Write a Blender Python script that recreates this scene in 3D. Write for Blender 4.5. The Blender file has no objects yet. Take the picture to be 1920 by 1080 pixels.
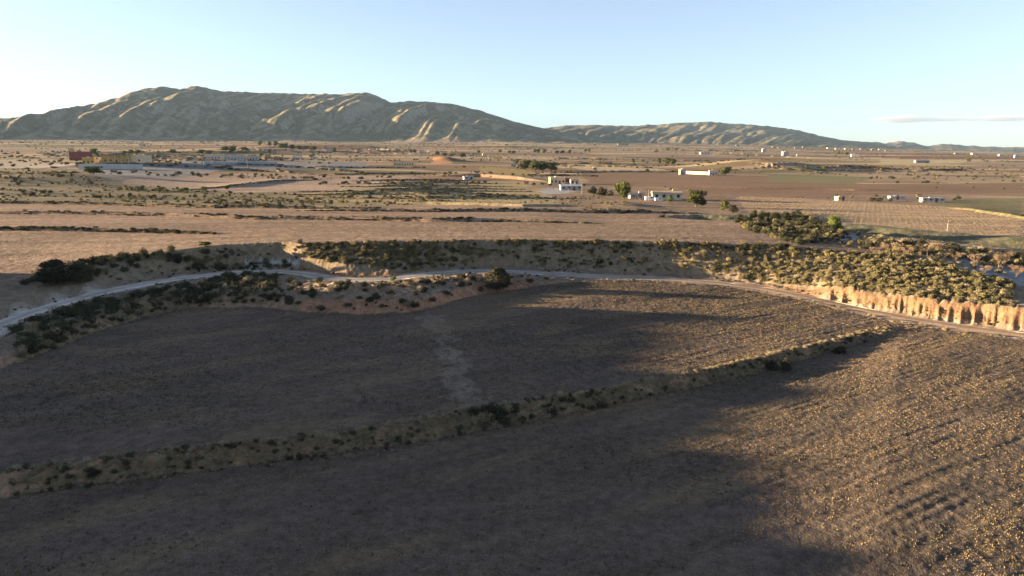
import bpy, math, random
import numpy as np
from mathutils import Vector
random.seed(7); rng = np.random.default_rng(7)
R = math.radians
C = bpy.context.scene.collection
scn = bpy.context.scene

# ------------------------------------------------------------------ camera
F = 1321.0; YH = 285.0
PITCH = math.atan((540 - YH) / F); CAMZ = 28.0
cam = bpy.data.objects.new('camera', bpy.data.cameras.new('camera')); C.objects.link(cam)
cam.location = (0, 0, CAMZ); cam.rotation_euler = (math.pi/2 - PITCH, 0, 0)
cam.data.sensor_width = 36; cam.data.lens = 36*F/1920
cam.data.clip_start = 0.5; cam.data.clip_end = 60000
scn.camera = cam
cp, sp = math.cos(PITCH), math.sin(PITCH)

# ------------------------------------------------------------------ light
SUN_AZ = R(5); SUN_EL = R(6.4)          # sun far left, slightly beyond the camera plane
TE = math.tan(SUN_EL)
ES = np.array([-math.cos(SUN_AZ), math.sin(SUN_AZ)])
EC = np.array([math.sin(SUN_AZ), math.cos(SUN_AZ)])
sd = Vector((ES[0]*math.cos(SUN_EL), ES[1]*math.cos(SUN_EL), math.sin(SUN_EL)))
sl = bpy.data.lights.new('sun', 'SUN'); sl.energy = 5.0; sl.angle = R(0.53); sl.color = (1.0, 0.74, 0.45)
sun = bpy.data.objects.new('sun', sl); C.objects.link(sun)
sun.rotation_euler = sd.to_track_quat('Z', 'Y').to_euler()
w = bpy.data.worlds.new('World'); scn.world = w; w.use_nodes = True
wn = w.node_tree; bg = wn.nodes['Background']
sky = wn.nodes.new('ShaderNodeTexSky'); sky.sky_type = 'NISHITA'; sky.sun_disc = False
sky.sun_elevation = SUN_EL; sky.sun_rotation = math.atan2(sd.x, sd.y)
sky.air_density = 0.8; sky.dust_density = 0.3; sky.ozone_density = 3.5; sky.altitude = 0
hs = wn.nodes.new('ShaderNodeHueSaturation'); hs.inputs['Saturation'].default_value = 0.62; hs.inputs['Hue'].default_value = 0.5
wn.links.new(sky.outputs[0], hs.inputs['Color']); wn.links.new(hs.outputs[0], bg.inputs[0]); bg.inputs[1].default_value = 0.05
scn.view_settings.view_transform = 'Standard'; scn.view_settings.look = 'None'
scn.view_settings.exposure = 2.85; scn.view_settings.gamma = 1.0
scn.cycles.volume_bounces = 1; scn.cycles.max_bounces = 6; scn.cycles.volume_max_steps = 64
HAZE = 1.5e-5

# ------------------------------------------------------------------ noise
def hsh(ix, iy, s):
    n = (ix.astype(np.int64)*374761393 + iy.astype(np.int64)*668265263 + s*1442695041) & 0xffffffff
    n = ((n ^ (n >> 13))*1274126177) & 0xffffffff
    n = ((n ^ (n >> 16))*2246822519) & 0xffffffff
    return ((n ^ (n >> 15)) & 0xffffff)/float(0xffffff)
def vn(x, y, s=0):
    x = np.asarray(x, float); y = np.asarray(y, float)
    ix = np.floor(x); iy = np.floor(y); fx = x-ix; fy = y-iy
    fx = fx*fx*fx*(fx*(fx*6-15)+10); fy = fy*fy*fy*(fy*(fy*6-15)+10)
    a = hsh(ix, iy, s); b = hsh(ix+1, iy, s); c = hsh(ix, iy+1, s); d = hsh(ix+1, iy+1, s)
    return ((a*(1-fx)+b*fx)*(1-fy)+(c*(1-fx)+d*fx)*fy)*2-1
def fbm(x, y, o=4, s=0, g=0.5):
    t = 0; a = 1; n = 0
    for k in range(o):
        t = t + a*vn(x*2**k+17.3*k, y*2**k-9.1*k, s+k); n += a; a *= g
    return t/n
def S(t):
    t = np.clip(t, 0, 1); return t*t*(3-2*t)

# ------------------------------------------------------------------ pixel <-> world (design help only)
def P(px, py, z):
    u, v = px-960, py-540
    dz = -F*sp - v*cp; dy = F*cp - v*sp; t = (z-CAMZ)/dz
    return u*t, dy*t
def proj(x, y, z):
    yy = y; zz = z-CAMZ
    d = yy*cp - zz*sp; up = yy*sp + zz*cp
    return 960 + F*x/np.maximum(d, 1e-3), 540 - F*up/np.maximum(d, 1e-3)
def inpoly(px, py, poly):
    c = np.zeros(np.shape(px), bool); n = len(poly)
    for i in range(n):
        x1, y1 = poly[i]; x2, y2 = poly[(i+1) % n]
        if y1 == y2: continue
        c ^= ((y1 > py) != (y2 > py)) & (px < (x2-x1)*(py-y1)/(y2-y1)+x1)
    return c

# ------------------------------------------------------------------ terrain: breaklines seen from the drone's foot, r and z by bearing
def line(pts):
    a = []
    for px, py, z in pts:
        x, y = P(px, py, z); a.append((math.atan2(x, y), math.hypot(x, y), z))
    a.sort(); return np.array(a)
def ext(l, left, right):      # (theta_deg, r, z) continuing the line outside the frame
    L = np.array([(R(t), r, z) for t, r, z in left] + [tuple(q) for q in l] + [(R(t), r, z) for t, r, z in right])
    return L
TRK = [(-60,640,3.2),(0,608,3.3),(60,586,3.5),(130,565,3.6),(220,542,3.8),(330,523,4.0),(430,512,4.2),(530,509,4.4),(590,517,4.4),(650,525,4.4),
       (730,524,4.4),(800,515,4.4),(880,509,4.3),(960,510,4.1),(1060,515,3.8),(1150,520,3.4),(1250,523,3.1),(1340,530,2.8),(1430,541,2.5),
       (1520,559,2.3),(1600,577,2.1),(1700,597,2.0),(1800,613,1.9),(1920,628,1.9),(2100,655,1.9)]
A0 = [(-60,938,0),(0,933,0),(244,901,0),(407,880,0),(640,849,0),(803,827,0),(966,797,0),(1129,762,0),(1280,733,0.1),(1402,705,0.3),(1524,669,0.6),(1618,642,1.1),(1690,619,1.7),(1760,611,1.85),(1920,634,1.85)]
A1 = [(-60,894,1.35),(0,888,1.35),(244,856,1.35),(407,840,1.3),(640,815,1.25),(803,787,1.45),(966,758,1.5),(1129,734,1.35),(1280,703,1.6),(1402,677,1.8),(1524,648,1.9),(1606,628,1.9),(1690,609,1.95),(1760,607,1.92),(1920,631,1.9)]
B0 = [(-60,720,2.2),(0,692,2.2),(82,660,2.2),(150,632,2.2),(250,599,2.3),(335,577,2.3),(480,576,2.3),(567,585,2.3),(680,590,2.3),(780,585,2.4),(855,563,2.6),(905,552,2.8),(960,544,3.0),(1035,532,3.3),(1150,525,3.35),(1250,529,3.0),(1340,537,2.7),(1430,549,2.4),(1520,568,2.2),(1600,587,2.05),(1690,608,1.97),(1760,606.5,1.93),(1920,630.5,1.9)]
LN = {}
LN['A0'] = ext(line(A0), [(-180,70,0),(-90,70,0),(-50,66,0)], [(50,110,1.5),(90,120,1),(180,120,0)])
LN['A1'] = ext(line(A1), [(-180,74,1.1),(-90,74,1.1),(-50,71,1.1)], [(50,111,1.6),(90,121,1.2),(180,121,0)])
LN['B0'] = ext(line(B0), [(-180,92,2),(-90,90,2),(-50,88,2)], [(50,112,1.7),(90,122,1.4),(180,122,0)])
trk = ext(line(TRK), [(-180,125,3.2),(-90,115,3.2),(-50,112,3.2)], [(50,120,1.9),(90,130,1.7),(180,130,1)])
CR = [(-100,612,4.3),(0,562,5),(75,524,6.0),(130,504,6.8),(200,489,7.6),(300,475,8.3),(400,463.5,8.9),(550,456.5,9.5),(700,452,9.8),(900,450,9.8),(1100,450,9.7),(1300,455,9.4),
      (1400,458,9.1),(1500,464,8.7),(1600,470,8.2),(1650,476,8),(1760,493,7.3),(1850,516,6.3),(1920,533,5.6),(2050,562,5)]
LN['C'] = ext(line(CR), [(-180,160,5),(-90,150,5),(-50,142,4.5)], [(50,140,4),(90,150,3),(180,160,2)])
CT = [(1480,556,2.4),(1520,553,2.8),(1550,540,4.05),(1600,544,4.45),(1640,548,4.5),(1750,560,4.7),(1850,570,4.75),(1920,577,4.9),(2050,590,5.0)]
ct = line(CT)
FARR = [200, 300, 450, 700, 1200, 2500, 5000, 8000, 14000]
FTH = np.array([-180, -60, -36, -20, 0, 18, 36, 60, 180.])*math.pi/180
FZ = np.array([[6,7,8,9.4,9.6,9.3,7,6,6],
  [8,9,9.5,9.8,9.6,8.7,7.2,6,8],
  [12,13,13,12,10,8.4,7,6,12],
  [18,18,17,16,12,9.5,7,6,18],
  [30,26,24,24,20,14,8,8,30],
  [60,55,50,52,50,36,14,10,60],
  [100,100,100,105,103,76,18,10,100],
  [110,110,110,110,105,80,15,5,110],
  [110,110,110,110,100,70,-20,-40,110.]])
def at(l, th): return np.interp(th, l[:, 0], l[:, 1]), np.interp(th, l[:, 0], l[:, 2])
RIS = []                               # terrace risers: (theta[], r[], h, width, fade)
TRENCH = [(58,207),(72,203),(84,193),(100,178),(120,163),(150,148),(200,140)]
def segd(x, y, pl):
    best = np.full(np.shape(x), 1e9)
    for (x1, y1), (x2, y2) in zip(pl[:-1], pl[1:]):
        dx, dy = x2-x1, y2-y1; t = np.clip(((x-x1)*dx+(y-y1)*dy)/(dx*dx+dy*dy), 0, 1)
        best = np.minimum(best, np.hypot(x-x1-t*dx, y-y1-t*dy))
    return best
# crest of the low hill left of the frame, by the cross-sun coordinate c (unseen; shaped to throw the shadow over the near fields)
SH = [(1760,1079,0),(1600,1000,0),(1470,900,0),(1410,850,0),(1370,800,0),(1390,775,0),(1600,752,0),(1500,730,0),(1290,695,2),(1180,650,2),(1230,622,2),(1390,600,2)]
_h = []
for _p in SH:
    _x, _y = P(*_p); _h.append((_x*EC[0]+_y*EC[1], _p[2]+TE*(128-(_x*ES[0]+_y*ES[1]))))
_h.sort(); HCX = [q for q in _h if q[0] < 119]
HC = np.array([(-400, 6), (-120, 9), (-30, 10.5), (20, 11)] + HCX + [(HCX[-1][0]+2, HCX[-1][1]), (HCX[-1][0]+6, 12), (HCX[-1][0]+11, 5), (HCX[-1][0]+16, 0), (180, 0)])
def terr(x, y, micro=True):
    x = np.asarray(x, float); y = np.asarray(y, float)
    th = np.arctan2(x, y); r = np.hypot(x, y)
    wob = np.where(r < 400, 1.0, 0)*(fbm(x/7, y/7, 3, 5)*0.6+fbm(x/1.8, y/1.8, 2, 6)*0.16)
    rt, zt = at(trk, th)
    hw = 3.0
    ks = [(np.full_like(r, 5.0), np.zeros_like(r))]
    for n in ('A0', 'A1', 'B0'):
        a, b = at(LN[n], th); ks.append((a + (wob if n != 'B0' else wob*1.3), b))
    z1 = ks[-1][1]; rb = ks[-1][0]
    gap = np.clip(rt-hw-rb, 0.3, 40)
    f1 = np.minimum(gap*0.45, 3.2)
    ks.append((rb+f1, z1+(zt-z1)*np.clip(0.25+gap/16, 0, 0.75)*np.where(gap < 2, 0.3, 1)))
    r4, z4 = ks[-1]
    hump = 1.6*S((th+0.30)/0.06)*S((0.06-th)/0.10)*(0.7+0.5*fbm(x/8, y/8, 2, 33))*S(gap/9)
    ks.append(((r4+rt-hw)/2, (z4+zt)/2+hump))
    ks.append((rt-hw, zt)); ks.append((rt+hw, zt))
    rc, zc = at(LN['C'], th)
    rT, zT = at(ct, th)
    base_r = rt+hw+1.2
    on = (th > ct[0, 0])
    kk = S((th-ct[0, 0])/(ct[2, 0]-ct[0, 0]))
    # cliff foot and cliff top (right), low cut bank elsewhere
    rib = 1.25*(1-np.abs(vn(th*75, r*0+3.3, 11)))**2*1.5*(0.55+0.6*vn(th*26, r*0, 15)) + (1-np.abs(vn(th*190, r*0+1.7, 12)))**2*0.8*(0.6+0.5*vn(th*50, r*0, 16)) + 0.5*fbm(x/1.3, y/1.3, 3, 17) + 0.25*vn(th*500, r*0.8, 19)
    bumpf = np.clip(vn(th*9+2, r*0, 21)*1.2+0.35, 0, 1)
    top_r = np.where(on, np.maximum(rT, rt+hw+2.6)*kk + (rt+hw+2.2)*(1-kk), rt+hw+2.2)
    top_z = np.where(on, zT*kk+(zt+0.4)*(1-kk), zt+0.3+1.3*bumpf*(1-S((th-0.02)/0.05)))
    rc = np.maximum(rc, top_r+3)
    ft = np.where(on, top_r-1.1*kk-0.9, base_r-0.6)
    ks.append((ft-rib*0.8*kk, zt+0.15+0.25*kk)); ks.append(((ft+top_r)/2-rib*0.55*kk+0.2*kk, zt*0.42+top_z*0.58)); ks.append((top_r-rib*0.16*kk, top_z-0.35*kk*np.clip(rib-0.8, 0, 1)))
    rcw = rc+wob*0.8
    mid = 0.45
    ks.append((top_r*(1-mid)+rcw*mid, top_z+(zc-top_z)*(0.5+0.12*fbm(x/9, y/9, 2, 8))))
    ks.append((rcw, zc))
    for i, rf in enumerate(FARR):
        rr = np.full_like(r, float(rf))
        if i == 0: rr = np.maximum(rr, rcw+8)
        ks.append((rr, np.interp(th, FTH, FZ[i])))
    z = np.full_like(r, 0.0); reg = np.zeros(r.shape, int)
    for i in range(len(ks)-1):
        r0, z0 = ks[i]; r1, z1_ = ks[i+1]
        m = (r >= r0) & (r < np.maximum(r1, r0+1e-3)) if i else (r < r1)
        t = np.clip((r-r0)/np.maximum(r1-r0, 1e-3), 0, 1)
        z = np.where((r >= r0), z0+(z1_-z0)*t, z); reg = np.where(r >= r0, i, reg)
    # hill outside the frame on the left, shaped for the shadow it casts
    al = x*ES[0]+y*ES[1]; c = x*EC[0]+y*EC[1]
    hc = np.interp(c, HC[:, 0], HC[:, 1])
    da = al-128
    prof = np.where(da < 0, np.exp(-(da/13.0)**2), np.exp(-(np.maximum(da-15, 0)/90.0)**2))
    z = np.maximum(z, hc*prof*(1+0.03*vn(c/5., al/9., 31)+0.035*fbm(c/1.6, al/3., 3, 32)) - 3*(prof < 0.05))
    # trench / hollow on the right
    tr = segd(x, y, TRENCH)
    dep = np.interp(x, [58, 75, 92, 110, 200], [3.4, 4.3, 2.6, 1.6, 1.0])
    z = z - dep*S(1-(tr+wob*3)/11.5)
    # broad swells on the plain
    fr = S((r-260)/500)*(1-S((r-9000)/3000))
    z = z + fr*(fbm(x/330, y/210, 4, 41)*np.interp(r, [200, 700, 2000, 5000], [0.3, 2.2, 4.5, 9]))
    # left green knoll, mound near the pines
    for gx, gy, gr, gh in BUMPS: z = z + gh*np.exp(-((x-gx)**2+(y-gy)**2)/gr**2)
    shp = z.shape; z = z.ravel(); thf, rf_, xf, yf = th.ravel(), r.ravel(), x.ravel(), y.ravel()
    for lt, lr, h, wd, fade in RIS:
        q = np.nonzero((thf > lt[0]) & (thf < lt[-1]) & (rf_ > lr.min()-8) & (rf_ < lr.max()+fade*5))[0]
        if not len(q): continue
        t_ = thf[q]; tp = min(0.13, (lt[-1]-lt[0])*0.4); e = S((t_-lt[0])/tp)*S((lt[-1]-t_)/tp)
        d = rf_[q]-np.interp(t_, lt, lr)-0.8*vn(xf[q]/17., yf[q]/17., 61)
        z[q] += e*h*S(d/wd+0.5)*np.exp(-np.maximum(d, 0)/fade)
    z = z.reshape(shp)
    if micro:
        ntrk = S((np.abs(r-rt)-3.1)/1.0)
        nearm = (1-S((r-260)/200))*ntrk
        # ploughing lines run along the bank
        ca, sa = math.cos(R(30)), math.sin(R(30))
        al_, ac = x*ca+y*sa, -x*sa+y*ca
        fl = (reg <= 2)
        z = z + nearm*np.where(fl, 0.042*vn(al_/6, ac/0.5, 71)+0.024*vn(al_/30, ac/1.7, 72)+0.03*vn(x/0.5, y/0.5, 75), 0.0)
        z = z + nearm*np.where(reg >= 12, 0.02, 0.065)*fbm(x/4., y/4., 3, 73)
        up = (reg >= 12)
        z = z + nearm*np.where(up, 0.03*vn(x/16+y*0.02, y/1.5, 74)+0.07*vn(x/40, y/4, 78)+0.03*vn(x/1.2, y/1.0, 79), 0)
        rough = ((reg == 1) | (reg == 3) | (reg == 4) | (reg == 5) | (reg == 8) | (reg == 9) | (reg == 10) | (reg == 11))
        z = z + nearm*np.where(rough, 0.24*fbm(x/1.2, y/1.2, 3, 76)+0.10*fbm(x/0.45, y/0.45, 2, 77), 0)
    return z, reg
BUMPS = []
def gz(x, y, micro=True):
    z, _ = terr(np.atleast_1d(float(x)), np.atleast_1d(float(y)), micro); return float(z[0])
def hit(px, py, rmin=20, rmax=12500):
    u, v = px-960, py-540
    d = np.array([u, F*cp-v*sp, -F*sp-v*cp]); d /= math.hypot(d[0], d[1])
    t = np.geomspace(rmin, rmax, 900)
    z, _ = terr(d[0]*t, d[1]*t, False); g = CAMZ+d[2]*t - z
    k = np.where(g < 0)[0]
    tt = t[k[0]] if len(k) else t[np.argmin(g)]
    return d[0]*tt, d[1]*tt, tt
x_, y_, r_ = hit(50, 345); BUMPS.append((x_, y_+25, 55, 4.0))
x_, y_, r_ = hit(230, 318); BUMPS.append((x_, y_+30, 70, 3.0))
x_, y_, r_ = hit(830, 303); BUMPS.append((x_, y_+10, 22, 6.0))
x_, y_, r_ = hit(1370, 318); BUMPS.append((x_+30, y_+35, 60, 9.0))
x_, y_, r_ = hit(560, 283); BUMPS.append((x_, y_+60, 170, 9.0))
x_, y_, r_ = hit(1175, 392); BUMPS.append((x_, y_+6, 9, 1.2))
def riser(pts, h, wd, fade):
    q = []
    for px, py in pts:
        x, y, r = hit(px, py); q.append((math.atan2(x, y), r))
    q.sort(); RIS.append((np.array([a for a, b in q]), np.array([b for a, b in q]), h, wd, fade))
for pts, h, wd, fade in [
    ([(-200,397),(0,402),(480,411),(800,416),(1160,421)], 0.95, 0.9, 25),
    ([(-200,429),(0,433),(250,436),(450,441)], 0.8, 0.7, 18),
    ([(540,396),(800,398),(1100,400),(1350,401)], 0.9, 0.9, 30),
    ([(-200,378),(0,382),(400,391),(760,394)], 1.0, 0.9, 25),
    ([(640,381),(800,383),(980,388),(1180,384)], 0.9, 2.0, 20),
    ([(600,372),(800,373),(1000,373),(1100,374)], 1.3, 0.9, 8),
    ([(540,366),(800,366),(1010,367)], 1.3, 0.9, 8),
    ([(560,361),(800,360),(1000,360)], 1.3, 0.9, 8),
    ([(700,355),(900,355),(985,356)], 1.3, 0.9, 8),
    ([(640,351),(800,350),(960,350)], 1.3, 0.9, 8),
    ([(690,345),(800,344),(930,345)], 1.3, 0.9, 9),
    ([(660,340),(760,339),(910,340)], 1.0, 1.8, 20),
    ([(360,356),(450,350),(530,340),(600,338)], 1.2, 2.5, 30),
    ([(785,331),(900,332),(980,338),(1060,343)], 2.4, 5, 60),
    ([(1190,350),(1400,354),(1600,358),(1900,362)], 1.0, 3, 60),
    ([(1740,386),(1800,393),(1860,402),(1920,412),(2000,424)], 0.9, 1.2, 20),
    ([(1845,458),(1920,460),(2000,462)], 0.7, 1.2, 10),
]: riser(pts, h, wd, fade)
STRIPS = []
for k in range(58):                     # field edges and low terraces across the plain
    px_ = random.uniform(-100, 2000); py_ = random.choice([random.uniform(274, 300), random.uniform(290, 330)])
    ln_ = random.uniform(90, 420); x0_, y0_, r0_ = hit(px_, py_)
    sl_ = random.uniform(-0.10, 0.10); t0_ = math.atan2(x0_, y0_); t1_ = t0_+ln_/F
    tt_ = np.linspace(t0_, t1_, 6); q_ = r0_*(1+sl_*(tt_-t0_)/(t1_-t0_)*2+0.008*np.sin(np.arange(6)*1.7+k))
    sc_ = 1+r0_/900
    RIS.append((tt_, q_, random.uniform(0.8, 1.7)*sc_**0.7, 1.2*sc_, 30*sc_)); STRIPS.append((tt_, q_))

# ------------------------------------------------------------------ mesh and material helpers
def mesh_np(name, V, Fc, mats=(), smooth=False, midx=None):
    me = bpy.data.meshes.new(name); V = np.asarray(V, np.float32); Fc = np.asarray(Fc, np.int32)
    k = Fc.shape[1]; me.vertices.add(len(V)); me.vertices.foreach_set('co', V.ravel())
    me.loops.add(Fc.size); me.loops.foreach_set('vertex_index', Fc.ravel())
    me.polygons.add(len(Fc)); me.polygons.foreach_set('loop_start', np.arange(0, Fc.size, k, dtype=np.int32))
    try: me.polygons.foreach_set('loop_total', np.full(len(Fc), k, np.int32))
    except Exception: pass
    for m in mats: me.materials.append(m)
    if midx is not None: me.polygons.foreach_set('material_index', np.asarray(midx, np.int32))
    me.polygons.foreach_set('use_smooth', np.full(len(Fc), smooth, bool))
    me.update(calc_edges=True); me.validate(); return me
def put(name, me, parent=None, loc=None, **kw):
    o = bpy.data.objects.new(name, me); C.objects.link(o)
    if parent: o.parent = parent
    if loc: o.location = loc
    for k, v in kw.items():
        if v: o[k] = v
    return o
def mat(name, c1, c2=None, scale=2.0, rough=0.9, bump=0.0, bscale=None, attr=None):
    m = bpy.data.materials.new(name); m.use_nodes = True; nt = m.node_tree; b = nt.nodes['Principled BSDF']
    b.inputs['Roughness'].default_value = rough; b.inputs['Specular IOR Level'].default_value = 0.15
    tc = nt.nodes.new('ShaderNodeTexCoord')
    n = nt.nodes.new('ShaderNodeTexNoise'); n.inputs['Scale'].default_value = scale; n.inputs['Detail'].default_value = 4
    nt.links.new(tc.outputs['Object'], n.inputs['Vector'])
    c2 = c2 or tuple(v*0.75 for v in c1)
    r = nt.nodes.new('ShaderNodeValToRGB'); r.color_ramp.elements[0].position = 0.35; r.color_ramp.elements[1].position = 0.65
    r.color_ramp.elements[0].color = (*c2, 1); r.color_ramp.elements[1].color = (*c1, 1)
    nt.links.new(n.outputs['Fac'], r.inputs['Fac']); last = r.outputs['Color']
    if attr == 'rnd':
        oi = nt.nodes.new('ShaderNodeObjectInfo'); mr = nt.nodes.new('ShaderNodeMapRange')
        mr.inputs['To Min'].default_value = 0.7; mr.inputs['To Max'].default_value = 1.25
        nt.links.new(oi.outputs['Random'], mr.inputs['Value'])
        vm = nt.nodes.new('ShaderNodeVectorMath'); vm.operation = 'SCALE'
        nt.links.new(last, vm.inputs[0]); nt.links.new(mr.outputs[0], vm.inputs['Scale']); last = vm.outputs[0]
    nt.links.new(last, b.inputs['Base Color'])
    if bump:
        n2 = nt.nodes.new('ShaderNodeTexNoise'); n2.inputs['Scale'].default_value = bscale or scale*3; n2.inputs['Detail'].default_value = 5
        nt.links.new(tc.outputs['Object'], n2.inputs['Vector'])
        bp = nt.nodes.new('ShaderNodeBump'); bp.inputs['Strength'].default_value = 1; bp.inputs['Distance'].default_value = bump
        nt.links.new(n2.outputs['Fac'], bp.inputs['Height']); nt.links.new(bp.outputs[0], b.inputs['Normal'])
    return m
def soil_mat(name, scales, bumps, attr='albedo', amt=0.3):
    m = bpy.data.materials.new(name); m.use_nodes = True; nt = m.node_tree; b = nt.nodes['Principled BSDF']
    b.inputs['Roughness'].default_value = 0.97; b.inputs['Specular IOR Level'].default_value = 0.05
    at_ = nt.nodes.new('ShaderNodeAttribute'); at_.attribute_name = attr
    tc = nt.nodes.new('ShaderNodeTexCoord'); last = at_.outputs['Color']
    for s in scales:
        n = nt.nodes.new('ShaderNodeTexNoise'); n.inputs['Scale'].default_value = s; n.inputs['Detail'].default_value = 5; n.inputs['Roughness'].default_value = 0.65
        nt.links.new(tc.outputs['Object'], n.inputs['Vector'])
        mr = nt.nodes.new('ShaderNodeMapRange'); mr.inputs['From Min'].default_value = 0.3; mr.inputs['From Max'].default_value = 0.7
        mr.inputs['To Min'].default_value = 1-amt; mr.inputs['To Max'].default_value = 1+amt
        nt.links.new(n.outputs['Fac'], mr.inputs['Value'])
        vm = nt.nodes.new('ShaderNodeVectorMath'); vm.operation = 'SCALE'
        nt.links.new(last, vm.inputs[0]); nt.links.new(mr.outputs[0], vm.inputs['Scale']); last = vm.outputs[0]
    nt.links.new(last, b.inputs['Base Color']); prev = None
    for s, d in bumps:
        n = nt.nodes.new('ShaderNodeTexNoise'); n.inputs['Scale'].default_value = s; n.inputs['Detail'].default_value = 4
        nt.links.new(tc.outputs['Object'], n.inputs['Vector'])
        bp = nt.nodes.new('ShaderNodeBump'); bp.inputs['Strength'].default_value = 1; bp.inputs['Distance'].default_value = d
        nt.links.new(n.outputs['Fac'], bp.inputs['Height'])
        if prev: nt.links.new(prev, bp.inputs['Normal'])
        prev = bp.outputs[0]
    if prev: nt.links.new(prev, b.inputs['Normal'])
    return m
def setcol(me, col):
    a = me.color_attributes.new('albedo', 'FLOAT_COLOR', 'POINT')
    a.data.foreach_set('color', np.concatenate([col, np.ones((len(col), 1))], 1).astype(np.float32).ravel())

# ------------------------------------------------------------------ ground sheet
def grid_axes():
    d = [-180]
    while d[-1] < -75: d.append(d[-1]+1.5)
    while d[-1] < -39: d.append(d[-1]+0.3)
    while d[-1] < 39: d.append(d[-1]+0.075)
    while d[-1] < 75: d.append(d[-1]+0.4)
    while d[-1] < 178: d.append(d[-1]+1.5)
    th = np.array(d)*math.pi/180
    r = [3.0]
    while r[-1] < 42: r.append(r[-1]*1.04)
    while r[-1] < 150: r.append(r[-1]*1.0036)
    while r[-1] < 560: r.append(r[-1]*1.0026)
    while r[-1] < 1500: r.append(r[-1]*1.007)
    while r[-1] < 13000: r.append(r[-1]*1.015)
    return th, np.array(r)
th, rr = grid_axes(); TH, RR = np.meshgrid(th, rr)
GX, GY = (np.sin(TH)*RR).ravel(), (np.cos(TH)*RR).ravel()
GZ, REG = terr(GX, GY)
n, m = RR.shape
V = np.concatenate([np.stack([GX, GY, GZ], 1), [[0, 0, 0]]])
idx = np.arange(n*m).reshape(n, m)
a = idx[:-1, :]; b = idx[1:, :]; a2 = np.roll(a, -1, 1); b2 = np.roll(b, -1, 1)
Fq = np.stack([a, a2, b2, b], -1).reshape(-1, 4)
col = np.zeros((len(GX), 3)); px, py = proj(GX, GY, GZ); rad = np.hypot(GX, GY)
px = np.where(GY > 1, px, -9999)
def c3(*v): return np.array(v, float)
soil = c3(.108,.081,.063)
def put_col(mask, c): col[mask] = c
put_col(REG <= 0, soil); put_col(REG == 1, c3(.24,.155,.095)); put_col(REG == 2, c3(.108,.081,.063))
put_col((REG == 3), c3(.25,.17,.11)); put_col((REG == 4) | (REG == 5), c3(.20,.155,.115)); put_col(REG == 6, c3(.30,.25,.2)); put_col(REG == 7, c3(.24,.17,.115)); put_col((REG == 7) & (px > 1150), c3(.27,.165,.10))
clay = ((px > 1470) | ((px > 560) & (px < 780)))
put_col((REG == 8) | (REG == 9), c3(.20,.155,.115)); put_col(((REG == 8) | (REG == 9)) & clay, c3(.205,.12,.068)); put_col((REG == 10) | (REG == 11), c3(.20,.155,.105))
put_col(REG >= 12, c3(.20,.145,.105))
# red clay patches
red = (REG == 3) & (px > 560) & (px < 1000); col[red] = c3(.30,.165,.10)
b1 = (REG == 1); bn = S(fbm(GX/1.6, GY/1.6, 4, 93)*3+0.1)[:, None]; col[b1] = (col*(1-0.38*bn)+0.38*bn*c3(.12,.095,.06))[b1]
wr = S((fbm(GX/12, GY/12, 3, 90)+0.1)*3)[:, None]
mm = (((REG == 4) | (REG == 5)) & (px > 620) & (px < 1000)); col[mm] = (col*(1-0.5*wr)+0.5*wr*c3(.28,.18,.12))[mm]
# patchwork of fields on the plain
far = rad > 260
cx = np.floor((GX+0.35*GY+fbm(GX/200, GY/200, 2, 95)*30)/np.where(rad < 1100, 150, 330)); cy = np.floor((GY-0.15*GX+fbm(GX/160, GY/160, 2, 96)*25)/np.where(rad < 1100, 30, 100))
h1 = hsh(cx, cy, 3)
pal = np.array([[.24,.17,.115],[.20,.13,.085],[.27,.20,.13],[.17,.13,.075],[.15,.085,.055],[.12,.105,.055],[.34,.26,.155],[.22,.17,.12]])
pc = pal[(h1*8).astype(int) % 8]
k = (S((rad-300)/250)*1.0)[:, None]*far[:, None]
col = col*(1-k)+pc*k
FIELDS = [
 ([(1090,322),(1450,330),(1620,345),(1920,345),(1920,362),(1560,366),(1330,362),(1240,350),(1100,345)], (.17,.112,.075)),
 ([(1195,352),(1330,362),(1560,366),(1640,370),(1400,372),(1340,378),(1240,362)], (.18,.12,.085)),
 ([(1440,326),(1640,332),(1600,345),(1440,341)], (.15,.14,.07)),
 ([(1380,368),(1500,372),(1740,386),(1860,402),(1920,412),(1920,470),(1690,455),(1560,425),(1400,400)], (.33,.235,.15)),
 ([(1745,384),(1800,374),(1920,372),(1920,412),(1860,402)], (.14,.125,.065)),
 ([(1650,299),(1830,300),(1800,306),(1650,306)], (.36,.30,.17)),
 ([(1060,312),(1230,316),(1260,320),(1100,320)], (.36,.27,.18)),
 ([(815,293),(838,294),(850,306),(808,308)], (.42,.22,.11)),
 ([(900,312),(1000,320),(990,330),(900,322)], (.25,.19,.08)),
 ([(230,338),(420,326),(740,330),(790,333),(700,352),(440,362),(250,352)], (.29,.215,.16)),
 ([(0,302),(140,306),(145,322),(0,326)], (.30,.25,.2)),
 ([(150,306),(300,306),(420,318),(330,334),(150,332)], (.20,.19,.18)),
 ([(340,300),(680,303),(700,316),(560,318),(340,320)], (.17,.16,.15)),
 ([(0,315),(140,316),(240,345),(420,360),(640,364),(640,392),(0,378)], (.175,.145,.09)),
 ([(980,352),(1060,352),(1080,362),(1000,366)], (.25,.25,.25)),
 ([(1740,488),(1800,485),(1960,520),(1960,545),(1830,520)], (.22,.23,.24)),
 ([(1545,438),(1620,440),(1610,450),(1530,450)], (.28,.28,.28)),
 ([(540,366),(700,348),(960,338),(1010,352),(1060,384),(640,386)], (.25,.20,.115)),
]
for pl, c in FIELDS:
    mk = inpoly(px+14*fbm(GX/10, GY/10, 2, 98)*np.where(rad < 500, 1, 0.3), py, pl) & (rad > 125); col[mk] = c3(*c)
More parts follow.
